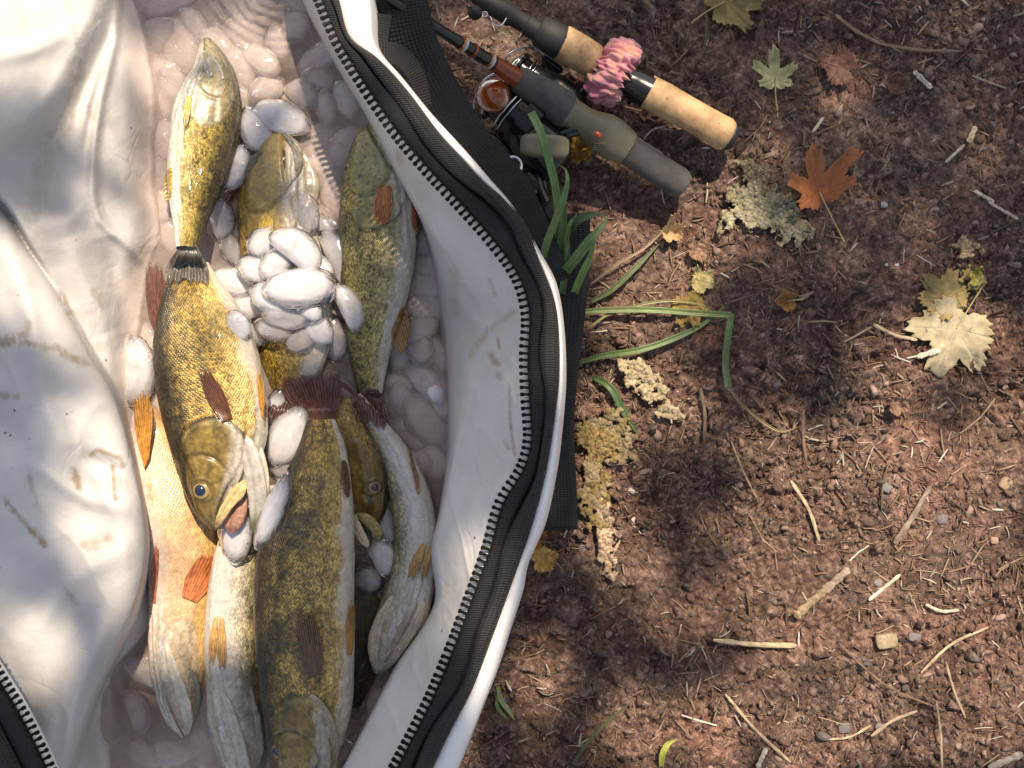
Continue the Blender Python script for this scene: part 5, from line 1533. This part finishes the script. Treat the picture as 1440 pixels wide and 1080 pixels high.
lace([(1340, 335), (1380, 330), (1385, 352), (1350, 360)], (0.42, 0.30, 0.18), 'torn tan leaf scrap above the yellow green leaf', seed=52, th_=.5, lift=.005)


# ------------------------------------------------------------------ grass
def blade(pts, wpx, label, color=(0.085, 0.17, 0.05), grp='green grass blades by the bag', n=44, tip=True, vfold=0.0012, name='grass_blade', root_w=0.75):
    S = crom(pts, n)
    ang = np.arctan2(np.gradient(S[:, 1]), np.gradient(S[:, 0]))
    nx, ny = -np.sin(ang), np.cos(ang)
    t = np.linspace(0, 1, n)
    w = wpx / 2 * np.minimum(1, root_w + t * 1.2) * (np.clip((1 - t) * 2.6, 0, 1) ** 0.75 if tip else 1)
    w = np.maximum(w, .25)
    rws = []
    cc = []
    for f in np.linspace(-1, 1, 7):
        rws.append(row(S[:, 0] + nx * w * f, S[:, 1] + ny * w * f, S[:, 2] + vfold * abs(f) * (w / wpx * 2)))
        cc.append(np.array(color)[None] * (0.9 + .1 * np.cos(f * 9))[..., None] * (0.85 + .3 * vnoise(t * 12, t * 0 + f * 3, 5))[:, None] + (np.array([.02, .025, .01]) * (abs(f) < .1)))
    R = np.stack(rws, 1); Cc = np.stack(cc, 1)
    o = link(name, mesh(name, R.reshape(-1, 3), grid_faces(n, 7), col=np.clip(Cc, 0, 1).reshape(-1, 3)), M['grass'])
    md = o.modifiers.new('solid', 'SOLIDIFY'); md.thickness = 0.0003
    return tag(o, label, 'grass blade', grp)


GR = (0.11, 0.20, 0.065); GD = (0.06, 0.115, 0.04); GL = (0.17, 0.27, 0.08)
blade([(786, 380, .02), (786, 330, .07), (782, 270, .11), (772, 225, .125), (760, 185, .128), (747, 158, .12)], 12, 'tallest grass blade, reaching up over the black reel', GR, tip=False, root_w=.9)
blade([(762, 380, .02), (768, 345, .10), (785, 300, .15), (797, 262, .165), (796, 240, .160), (786, 232, .15)], 11, 'grass blade folded over at its top beside the rim', GR)
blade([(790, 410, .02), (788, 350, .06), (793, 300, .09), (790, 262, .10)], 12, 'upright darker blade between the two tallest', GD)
blade([(780, 400, .02), (800, 375, .07), (828, 340, .09), (846, 318, .088), (856, 302, .08)], 15, 'broad blade leaning right in front of the strap', GR)
blade([(798, 440, .02), (812, 400, .05), (828, 365, .07), (838, 335, .075)], 11, 'lower blade lying parallel under the broad one', GL)
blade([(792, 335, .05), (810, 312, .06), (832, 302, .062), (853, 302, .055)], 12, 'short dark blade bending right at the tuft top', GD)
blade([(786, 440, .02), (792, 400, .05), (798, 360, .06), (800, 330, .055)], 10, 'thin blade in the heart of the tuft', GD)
blade([(800, 380, .03), (796, 350, .05), (800, 318, .06), (812, 300, .06)], 8, 'narrow curved blade behind the broad one', GL)
gg = lambda x, y, dz=.005: (x, y, gz(x, y) + dz)
G2 = 'straggling grass on the soil'
blade([gg(800, 440), gg(860, 436, .01), gg(920, 436, .01), gg(975, 440, .009), gg(1029, 443, .009)], 9, 'long straight straggling blade pointing right', (.13, .19, .06), G2, tip=False)
blade([gg(1029, 441, .008), gg(1024, 470, .008), gg(1020, 510, .007), gg(1024, 545, .005)], 10, 'bent continuation of the long blade hanging down', (.12, .18, .07), G2, tip=False)
blade([gg(1024, 545), gg(1045, 570), gg(1075, 595), gg(1100, 607, .004), gg(1128, 598, .004)], 4, 'dry curled tip of the bent grass', (.32, .25, .13), G2)
blade([gg(812, 510), gg(850, 500, .01), gg(900, 492, .01), gg(950, 475, .009), gg(990, 455, .007), gg(1024, 425, .005)], 9, 'lower straggling blade curving up to the right', (.10, .17, .05), G2)
blade([gg(835, 530), gg(858, 545, .01), gg(878, 580, .01), gg(900, 615, .004)], 10, 'dark blade curving down over the pale crumbling leaf', (.07, .13, .045), G2)
blade([gg(830, 425), gg(860, 408, .008), gg(890, 380, .009), gg(930, 340, .006)], 8, 'faint green blade pointing up right toward the foam rod', (.10, .13, .05), G2)
blade([gg(826, 462), gg(860, 440, .008), gg(920, 425, .009), gg(960, 424, .007), gg(1000, 432, .005)], 4, 'thin yellowish grass stem above the long blade', (.34, .30, .14), G2)
blade([gg(830, 400), gg(870, 370, .007), gg(905, 350, .007), gg(938, 320, .005)], 4, 'pale dry stem running up to the foam rod end', (.42, .30, .19), G2)
blade([gg(700, 965), gg(705, 985, .01), gg(716, 1000, .01), gg(724, 1014, .005)], 7, 'young pale blade sprouting beside the lower bag edge', (.25, .30, .12), G2)
blade([gg(712, 1010), gg(700, 995, .01), gg(698, 975, .01)], 5, 'second young blade beside the lower bag edge', (.20, .26, .08), G2)
blade([gg(930, 1078), gg(932, 1060, .01), gg(940, 1046, .01), gg(952, 1040, .006)], 9, 'small yellow green sprout at the bottom edge', (.34, .36, .06), G2)
blade([gg(805, 1075), gg(830, 1040, .006), gg(860, 1010, .006), gg(890, 985, .004)], 5, 'thin dark green stem low on the soil', (.10, .12, .05), G2)
blade([gg(985, 85), gg(992, 60, .006), gg(994, 30, .006), gg(990, 0, .004)], 4, 'thin dark stem rising to the top edge', (.12, .11, .05), G2)


# ------------------------------------------------------------------ sticks, chips, stones
def stick(x0, y0, x1, y1, wpx, color, label, bow=0.0, grp='twigs and straws on the soil', name='twig', n=14, dz=.0015):
    xm, ym = (x0 + x1) / 2 - (y1 - y0) * bow, (y0 + y1) / 2 + (x1 - x0) * bow
    P = crom([(x0, y0, 0), (xm, ym, 0), (x1, y1, 0)], n)
    r_ = wpx / 2 / F * H
    zs = np.array([gz(a, b) for a, b, _ in P])
    t = np.linspace(0, 1, n)
    ln = np.polyfit(t, zs, 1)
    zf = np.polyval(ln, t) + max(0, (zs - np.polyval(ln, t)).max() * .6) + r_ * .7 + dz + .0012
    m = 8
    V = []; Cc = []
    ang = np.arctan2(np.gradient(-P[:, 1]), np.gradient(P[:, 0]))
    for i in range(n):
        c0 = np.array(W(P[i, 0], P[i, 1], zf[i]))
        rr = r_ * .85 * (0.75 + .4 * random.random()) * (1 if 0 < i < n - 1 else .55)
        for j in range(m):
            b = 2 * math.pi * j / m
            V.append(c0 + np.array([-math.sin(ang[i]) * rr * math.cos(b), math.cos(ang[i]) * rr * math.cos(b), rr * .5 * math.sin(b)]))
            Cc.append(np.array(color) * random.uniform(.55, 1.2))
    Fc = grid_faces(n, m, True).tolist() + [list(range(m))[::-1], [(n - 1) * m + j for j in range(m)]]
    o = link(name, mesh(name, V, Fc, smooth=False, col=np.clip(np.array(Cc), 0, 1)), M['wood'])
    return tag(o, label, 'twig', grp)


TAN = (0.50, 0.38, 0.24); BRN = (0.20, 0.13, 0.09); PAL_ = (0.62, 0.53, 0.40)
stick(1003, 900, 1120, 908, 9, TAN, 'straight peeled tan stick low in the middle of the soil', .02)
stick(1118, 868, 1160, 830, 15, (.30, .22, .13), 'thick broken stick, darker lower half', .0)  # lower half coloured darker than the upper half
stick(1158, 832, 1194, 800, 14, (.36, .27, .20), 'thick broken stick upper half with pale end', .0)
stick(1258, 764, 1308, 684, 10, (.30, .22, .17), 'grey brown stick half buried at the right', .02)
stick(1222, 844, 1266, 808, 6, PAL_, 'short pale straight stick near the centre right', .0)
stick(1302, 850, 1348, 858, 6, PAL_, 'pale crooked twig at the right', .12)
stick(1295, 946, 1390, 882, 5, TAN, 'thin curved tan twig at the lower right', -.08)
stick(1020, 976, 1112, 1072, 5, TAN, 'long thin straw crossing the bottom middle', .03)
stick(1065, 1080, 1078, 1052, 9, PAL_, 'stubby pale stick at the bottom edge', .0)
stick(1390, 1080, 1438, 1060, 12, (.40, .34, .27), 'weathered stick at the bottom right corner', .0)
stick(1370, 268, 1398, 284, 6, PAL_, 'pale forked twig at the right edge', .0)
stick(1390, 284, 1432, 308, 5, (.6, .5, .4), 'lower arm of the pale twig at the right edge', .0)
stick(1228, 456, 1290, 478, 6, TAN, 'tan twig left of the large tan leaf', .06)
stick(1290, 502, 1322, 492, 10, (.66, .56, .42), 'pale wood chip at the foot of the large tan leaf', .0)
stick(1112, 676, 1152, 760, 6, TAN, 'slender bowed twig in the bright middle patch', -.06)
stick(1028, 620, 1064, 700, 3, (.34, .24, .15), 'thin brown straw left of the bright middle patch', .02)
stick(985, 545, 990, 620, 6, BRN, 'dark root beside the pale crumbling leaf', -.05)
stick(1130, 575, 1134, 650, 5, BRN, 'dark upright root in the middle of the soil', .03)
stick(1174, 20, 1240, 62, 6, (.26, .19, .12), 'long brown vine at the top right, left part', .05)
stick(1240, 62, 1350, 72, 5, (.28, .2, .13), 'long brown vine at the top right, right part', .03)
stick(1285, 100, 1310, 124, 9, PAL_, 'frayed wood splinter at the upper right', .0)
stick(1362, 200, 1372, 178, 10, (.60, .45, .30), 'small light wood chip at the right', .0)
stick(1330, 228, 1356, 204, 5, PAL_, 'tiny pale straw left of the light wood chip', .0)
stick(1143, 186, 1158, 165, 5, PAL_, 'little pale straw above the rust orange leaf', .0)
stick(892, 192, 932, 218, 7, (.66, .52, .38), 'pale splinter under the foam rod grip', .02)
stick(905, 196, 935, 178, 3, (.5, .42, .33), 'thin curved grass stem right of the olive seat', -.15)
stick(850, 800, 872, 760, 4, TAN, 'straw standing out below the strip of bark', .0)
stick(1250, 650, 1240, 716, 3, BRN, 'thin dark twig in the middle right', .05)
stick(1180, 905, 1330, 1000, 3, (.25, .16, .11), 'very thin dark rootlet at the lower right', .08)
stick(1160, 1040, 1225, 1020, 4, TAN, 'bent straw at the lower middle', .1)
stick(1225, 1035, 1290, 1000, 6, (.44, .33, .22), 'bark sliver at the lower right', -.06)
stick(1330, 930, 1358, 1010, 4, (.42, .3, .2), 'upright thin twig at the lower right', .03)
stick(1317, 985, 1325, 1080, 4, (.4, .3, .2), 'second upright thin twig at the lower right', -.02)
stick(1350, 610, 1400, 560, 3, (.35, .25, .17), 'thin twig near the right edge', .05)


def stone(px, py, a, b, rot, color, label, name='pebble', cat='stone', seed=0):
    r_ = random.Random(seed)
    V = []; n, m = 9, 14
    z0 = gz(px, py) + 0.001
    c0 = Vector(W(px, py, z0 - .001)); k = H / F / 2 * .8
    for i in range(n + 1):
        t = -math.pi / 2 + math.pi * i / n
        for j in range(m):
            b_ = 2 * math.pi * j / m
            pw = lambda w: math.copysign(abs(w) ** .45, w)
            f = 1 + .18 * (float(vnoise(np.array([b_ * 1.2 + seed]), np.array([t * 2]), seed)[0]) - .5) * (1 if j else 1)
            V.append(c0 + Matrix.Rotation(math.radians(-rot), 3, 'Z') @ Vector((a * k * pw(math.cos(t)) * pw(math.cos(b_)) * f, b * k * pw(math.cos(t)) * pw(math.sin(b_)) * f, min(a, b) * k * .6 * pw(math.sin(t)))))
    o = link(name, mesh(name, V, grid_faces(n + 1, m, True), smooth=False, col=np.tile(np.array([color]), (len(V), 1)) * rng.uniform(.85, 1.15, (len(V), 1))), M['wood'])
    return tag(o, label, cat, 'stones and chips on the soil')


stone(1246, 901, 38, 26, -8, (.34, .26, .17), 'tan squarish wood chip at the lower right', name='wood_chip', cat='wood chip', seed=1)
stone(1188, 985, 20, 17, 60, (.27, .25, .24), 'grey angular pebble at the lower middle', seed=2)
stone(1286, 896, 22, 14, 5, (.17, .155, .15), 'dark grey pebble beside the tan wood chip', seed=3)
stone(1187, 1023, 22, 20, 0, (.16, .145, .14), 'dark rounded pebble below the grey angular one', seed=4)
stone(1246, 686, 18, 16, 30, (.21, .195, .19), 'blue grey pebble at the middle right', seed=5)
stone(1262, 672, 16, 14, 10, (.42, .36, .32), 'pale pebble beside the blue grey one', seed=6)
stone(1324, 730, 20, 18, 0, (.15, .13, .14), 'dark pebble right of the half buried stick', seed=7)
stone(1413, 680, 20, 22, 40, (.33, .24, .15), 'yellowish pebble at the right edge', seed=8)
stone(1234, 820, 14, 10, 30, (.22, .20, .19), 'small grey pebble by the short pale stick', seed=9)
stone(1237, 1022, 16, 14, 30, (.21, .195, .19), 'small blue grey pebble near the bottom', seed=10)
stone(1248, 372, 10, 8, 30, (.75, .73, .7), 'tiny white pebble in the dark upper right soil', seed=11)
stone(1261, 373, 8, 6, 0, (.7, .7, .68), 'tinier white pebble right of the white one', seed=12)
stone(1243, 288, 12, 10, 0, (.3, .28, .28), 'small grey pebble below the rust orange leaf', seed=13)
stone(820, 772, 18, 16, 0, (.2, .17, .16), 'grey brown pebble below the strap end', seed=14)
stone(1290, 930, 14, 12, 0, (.2, .19, .2), 'little dark pebble under the dark grey one', seed=15)
stone(1398, 760, 14, 12, 0, (.35, .22, .16), 'reddish pebble at the right edge', seed=16)
stone(888, 690, 12, 8, 30, (.6, .52, .44), 'pale seed like pebble right of the holey leaf', seed=17)
stone(893, 732, 14, 10, 50, (.62, .55, .48), 'pale flat pebble lower right of the holey leaf', seed=18)


# straws spread over the soil
def outside_bag(x, y):
    return x > atY(WO, y) + 6 if y > -80 else x > 540


made = 0
straw_me = []
for s_ in range(8):
    r_ = random.Random(s_)
    n, m = 6, 5
    V = []
    bow = r_.uniform(-.07, .07)
    for i in range(n):
        t = i / (n - 1)
        rr = (.6 if i in (0, n - 1) else 1) * r_.uniform(.75, 1.15)
        for j in range(m):
            b = 2 * math.pi * j / m
            V.append((t - .5, bow * math.sin(math.pi * t) + rr * math.cos(b) * .035, rr * math.sin(b) * .03))
    c = [PAL_, TAN, (.40, .27, .17), (.58, .44, .32), (.33, .21, .14), (.70, .63, .52), (.26, .17, .11), (.48, .34, .22)][s_]
    me = mesh('straw', V, grid_faces(n, m, True), smooth=False, col=np.tile(np.array([c]), (n * m, 1)))
    me.materials.append(M['wood']); straw_me.append(me)
LAB = [('short dry straw lying on the dark upper right soil', 'dry straws on the upper right soil', lambda x, y: y < 540 and x > 1000),
       ('short dry straw lying on the soil beside the straps', 'dry straws beside the straps', lambda x, y: x <= 1000),
       ('short dry straw lying on the lower right soil', 'dry straws on the lower right soil', lambda x, y: True)]
SCOL = ['pale cream', 'tan', 'light brown', 'straw yellow', 'brown', 'whitish', 'dark brown', 'buff']
LMK = [(985, 185, 'by the cork rod butt'), (1090, 112, 'by the pale green maple leaf'), (1152, 270, 'around the rust orange leaf'), (1070, 290, 'by the grey green skeleton leaf'),
       (1300, 110, 'by the frayed splinter'), (1400, 290, 'by the pale twig at the right edge'), (1340, 460, 'around the large tan leaf'), (1106, 424, 'by the small curled brown leaf'),
       (1020, 490, 'by the bent grass'), (925, 550, 'by the pale crumbling leaf'), (850, 650, 'by the holey brown leaf'), (930, 300, 'below the foam rod grip'), (770, 790, 'by the yellow orange leaf tip'),
       (1130, 700, 'by the bowed twig'), (1285, 720, 'by the half buried stick'), (1155, 835, 'around the thick broken stick'), (1060, 905, 'around the peeled tan stick'), (1246, 900, 'around the tan wood chip'),
       (1340, 920, 'by the thin curved twig'), (1188, 1000, 'by the grey angular pebble'), (1065, 1030, 'by the long crossing straw'), (940, 1050, 'by the yellow green sprout'), (860, 1010, 'by the thin dark green stem'),
       (710, 990, 'by the young grass at the bag edge'), (1400, 1060, 'in the bottom right corner'), (1240, 200, 'above the rust orange leaf to the right'), (1400, 680, 'by the yellowish pebble'), (870, 850, 'below the strip of bark'), (1250, 572, 'by the reddish leaf scrap')]
rs = random.Random(99)
while made < 170:
    x = rs.uniform(640, 1435); y = rs.uniform(5, 1075)
    if not outside_bag(x, y) or x < 830 and y < 760: continue
    if rs.random() > (.35 + .65 * (y / 1080)): continue
    L_ = min(60, 12 * math.exp(abs(rs.gauss(0, .75))))
    me_i = rs.randrange(8)
    o = link('straw', straw_me[me_i])
    l = L_ / F * H
    wd = l * rs.uniform(.6, 1.5) if L_ < 20 else l * rs.uniform(.2, .6)
    o.location = W(x, y, gz(x, y) + .0022)
    o.scale = (l, wd, wd); o.rotation_euler = (0, rs.uniform(-.12, .12), rs.uniform(0, 6.28))
    lm_ = min(LMK, key=lambda m_: (m_[0] - x) ** 2 + (m_[1] - y) ** 2)
    sz_ = 'tiny' if L_ < 16 else 'short' if L_ < 26 else 'long'
    lb = f'{sz_} {SCOL[me_i]} straw on the soil {lm_[2]}'
    gp = f'straws on the soil {lm_[2]}'
    tag(o, lb, 'straw', gp)
    made += 1

# fine litter, too small and too many to count : one object
N = 24000
x = rng.uniform(-.10, .47, N); y = rng.uniform(-.35, .35, N)
px_ = 720 + x / H * F; py_ = 540 - y / H * F
dens = .25 + .75 * sstep(.4, .62, fbm(x * 14, y * 14, 300, 3)) * (.4 + .6 * sstep(250, 800, py_))
ok = (rng.random(N) < dens) & (px_ > np.interp(py_, [p[1] for p in WO], [p[0] for p in WO]) + 4)
x, y = x[ok], y[ok]; N = len(x)
L_ = rng.lognormal(-.7, .75, N) * .0060; L_ = np.clip(L_, .0010, .028); wd = np.clip(L_ * rng.uniform(.03, .16, N), .00022, .0011)
an = rng.uniform(0, 2 * math.pi, N); zz = ghf(x, y) - .004 + .0012
hb = rng.normal(0, .035, N)
ca, sa = np.cos(an), np.sin(an)
V = np.zeros((N, 9, 3))
for k_, t in enumerate((-.5, 0, .5)):
    cx = x + ca * L_ * t + (-sa) * L_ * hb * (t == 0); cy = y + sa * L_ * t + ca * L_ * hb * (t == 0)
    zc_ = (ghf(cx, cy) - .004) * .6 + zz * .4 + .0007
    ww = wd * (1 if t == 0 else .7)
    V[:, k_ * 3 + 0] = np.stack([cx - sa * ww, cy + ca * ww, zc_], -1)
    V[:, k_ * 3 + 1] = np.stack([cx + sa * ww, cy - ca * ww, zc_], -1)
    V[:, k_ * 3 + 2] = np.stack([cx, cy, zc_ + ww * 1.2], -1)
fc = np.array([[0, 3, 5, 2], [2, 5, 4, 1], [1, 4, 3, 0], [3, 6, 8, 5], [5, 8, 7, 4], [4, 7, 6, 3]])
Fc = (np.arange(N)[:, None, None] * 9 + fc[None]).reshape(-1, 4)
pal_ = np.array([(.46, .36, .26), (.33, .22, .15), (.24, .15, .105), (.17, .10, .07), (.58, .50, .40), (.28, .17, .12), (.36, .25, .18)])
cc = pal_[rng.choice(7, N, p=[.09, .16, .22, .22, .05, .16, .10])] * rng.uniform(.75, 1.15, (N, 1))
tag(link('leaf_litter', mesh('leaf_litter', V.reshape(-1, 3), Fc, smooth=False, col=np.repeat(cc, 9, 0)), M['debris']), 'fine litter of broken straw and needles over the soil', kind='stuff')

# soil crumbs
N = 48000
x = rng.uniform(-.10, .47, N); y = rng.uniform(-.35, .35, N)
px_ = 720 + x / H * F; py_ = 540 - y / H * F
dens = .2 + .8 * sstep(.38, .6, fbm(x * 11, y * 11, 400, 3))
ok = (rng.random(N) < dens) & (px_ > np.interp(py_, [p[1] for p in WO], [p[0] for p in WO]) + 4)
x, y = x[ok], y[ok]; N = len(x)
r0 = np.clip(rng.lognormal(0, .55, N) * .0011, .0004, .0042)
phi_ = (1 + 5 ** .5) / 2
iv = np.array([(-1, phi_, 0), (1, phi_, 0), (-1, -phi_, 0), (1, -phi_, 0), (0, -1, phi_), (0, 1, phi_), (0, -1, -phi_), (0, 1, -phi_), (phi_, 0, -1), (phi_, 0, 1), (-phi_, 0, -1), (-phi_, 0, 1)]) / math.hypot(1, phi_)
itri = np.array([(0, 11, 5), (0, 5, 1), (0, 1, 7), (0, 7, 10), (0, 10, 11), (1, 5, 9), (5, 11, 4), (11, 10, 2), (10, 7, 6), (7, 1, 8), (3, 9, 4), (3, 4, 2), (3, 2, 6), (3, 6, 8), (3, 8, 9), (4, 9, 5), (2, 4, 11), (6, 2, 10), (8, 6, 7), (9, 8, 1)])
jit = rng.uniform(.3, 1.5, (N, 12, 1))
V = iv[None] * jit * r0[:, None, None] * np.stack([rng.uniform(.7, 1.7, N), rng.uniform(.4, 1.0, N), rng.uniform(.4, .9, N)], -1)[:, None, :]
ra = rng.uniform(0, 6.28, N)[:, None]
V = np.stack([V[..., 0] * np.cos(ra) - V[..., 1] * np.sin(ra), V[..., 0] * np.sin(ra) + V[..., 1] * np.cos(ra), V[..., 2]], -1)
V = V + np.stack([x, y, ghf(x, y) - .004 + r0 * .25], -1)[:, None, :]
Fc = (np.arange(N)[:, None, None] * 12 + itri[None]).reshape(-1, 3)
pal_ = np.array([(.16, .095, .072), (.22, .14, .11), (.10, .062, .05), (.32, .215, .175), (.14, .115, .105)])
cc = pal_[rng.choice(5, N, p=[.33, .25, .25, .11, .06])] * rng.uniform(.7, 1.25, (N, 1))
tag(link('soil_crumbs', mesh('soil_crumbs', V.reshape(-1, 3), Fc, smooth=False, col=np.repeat(cc, 12, 0)), M['crumbs']), 'loose red brown soil crumbs covering the ground', kind='stuff')

# ------------------------------------------------------------------ the tree whose crown throws the dappled shade
# (px, py, rx, ry, plane height) : gaps of the crown, where the sun comes through
GAPS = [(50, 60, 170, 110, .10), (195, 260, 50, 170, .08), (10, 170, 60, 60, .1), (70, 400, 80, 70, .12), (260, 150, 70, 120, .07), (270, 420, 80, 120, .09), (300, 560, 80, 110, .09),
        (225, 740, 85, 190, .065), (390, 400, 85, 75, .07), (320, 700, 60, 60, .09), (320, 820, 50, 100, .07), (30, 900, 40, 40, .15),
        (590, 150, 40, 60, .16), (400, 610, 35, 45, .08), (470, 220, 60, 60, .06), (1180, 800, 70, 60, 0), (1370, 780, 70, 50, 0), (1250, 900, 80, 50, 0), (1120, 1040, 60, 40, 0), (1410, 960, 40, 60, 0), (1210, 640, 50, 30, 0), (1130, 900, 40, 30, 0), (180, 730, 14, 60, .13), (110, 480, 20, 50, .13), (680, 880, 30, 140, .165), (790, 470, 18, 90, .165), (640, 200, 24, 50, .165), (340, 60, 90, 50, .06),
        (688, 50, 42, 34, 0), (985, 168, 42, 30, .03), (830, 330, 60, 26, 0), (930, 345, 70, 42, 0), (1010, 330, 26, 26, 0), (880, 440, 50, 22, 0),
        (930, 560, 44, 40, 0), (850, 560, 30, 26, 0), (850, 650, 30, 60, 0), (852, 740, 30, 50, 0), (1120, 655, 50, 40, 0), (1160, 720, 36, 30, 0), (1335, 470, 66, 34, 0), (1250, 570, 36, 24, 0),
        (1290, 660, 60, 36, 0), (1395, 700, 50, 60, 0), (1290, 800, 46, 30, 0), (1395, 860, 50, 44, 0), (1050, 830, 50, 26, 0), (1020, 1010, 60, 40, 0), (1330, 1010, 80, 44, 0), (1200, 1010, 40, 30, 0), (900, 1020, 36, 30, 0), (760, 960, 30, 40, 0), (1070, 740, 30, 20, 0), (880, 125, 34, 30, .04), (780, 60, 24, 18, .04), (1400, 560, 30, 20, 0), (960, 860, 30, 20, 0)]
tree = empty('shade_tree', (2.9, 2.6, 0), 'broadleaf tree outside the frame whose crown dapples the soil with shade', 'tree')
tube('trunk', [(2.9, 2.6, -.1), (2.85, 2.55, 1.5), (2.7, 2.4, 3.0), (2.4, 2.1, 4.2)], [.16, .13, .10, .05], M['bark'], tree, n=16, m=30)
rt = random.Random(5)
LP = []
tsx, tsy, tsz = to_sun
for i in range(15000):
    zt = .05
    x_ = rt.uniform(-.62, .62); y_ = rt.uniform(-.52, .52)
    h_ = rt.uniform(2.3, 3.3)
    skip = False
    if x_ > .075 and rt.random() < .58: continue
    for gpx, gpy, rx, ry, gzp in GAPS:
        # where this leaf's shadow lands at the height of that surface
        kx = x_ + (gzp - zt) / tsz * tsx; ky = y_ + (gzp - zt) / tsz * tsy
        qx = 720 + kx / (H - gzp) * F; qy = 540 - ky / (H - gzp) * F
        if ((qx - gpx) / (rx + 31)) ** 2 + ((qy - gpy) / (ry + 31)) ** 2 < 1: skip = True; break
    if skip and rt.random() > .008: continue
    f = (h_ - zt) / tsz
    LP.append((x_ + tsx * f, y_ + tsy * f, h_, rt.uniform(.012, .022)))
for i in range(2600):   # the rest of the crown, further out
    a = rt.uniform(0, 6.28); r_ = rt.uniform(.75, 2.2)
    h_ = rt.uniform(2.6, 4.4)
    lx_, ly_ = 1.6 + r_ * math.cos(a), 1.7 + r_ * math.sin(a)
    if abs(lx_ - tsx * h_ / tsz) < .72 and abs(ly_ - tsy * h_ / tsz) < .62: continue
    LP.append((lx_, ly_, h_, rt.uniform(.04, .07)))
V = []; Fc = []
for (lx, ly, lz, s_) in LP:
    if len(V) // 7 > 5200 and False: break
    q_ = Matrix.Rotation(rt.uniform(-.7, .7), 3, 'X') @ Matrix.Rotation(rt.uniform(-.7, .7), 3, 'Y') @ Matrix.Rotation(rt.uniform(0, 6.28), 3, 'Z')
    b = len(V)
    for vx, vy, vz in ((-1, 0, 0), (-.4, .55, .1), (.4, .5, .1), (1, 0, 0), (.4, -.5, .1), (-.4, -.55, .1)):
        V.append(Vector((lx, ly, lz)) + q_ @ Vector((vx * s_ * 1.2, vy * s_ * 1.2, vz * s_)))
    Fc.append([b, b + 1, b + 2, b + 3]); Fc.append([b, b + 3, b + 4, b + 5])
cr = link('crown', mesh('crown', V, Fc, smooth=False), M['crownleaf'], tree)
for i in range(9):
    e = (2.4 + rt.uniform(-1.2, .4), 2.1 + rt.uniform(-1.2, .6), rt.uniform(3.4, 4.2))
    tube('branch', [(2.62, 2.32, 3.3), ((2.62 + e[0]) / 2, (2.32 + e[1]) / 2, 3.7), e], [.04, .025, .008], M['bark'], tree, n=8, m=14)
print('objects', len(bpy.data.objects))
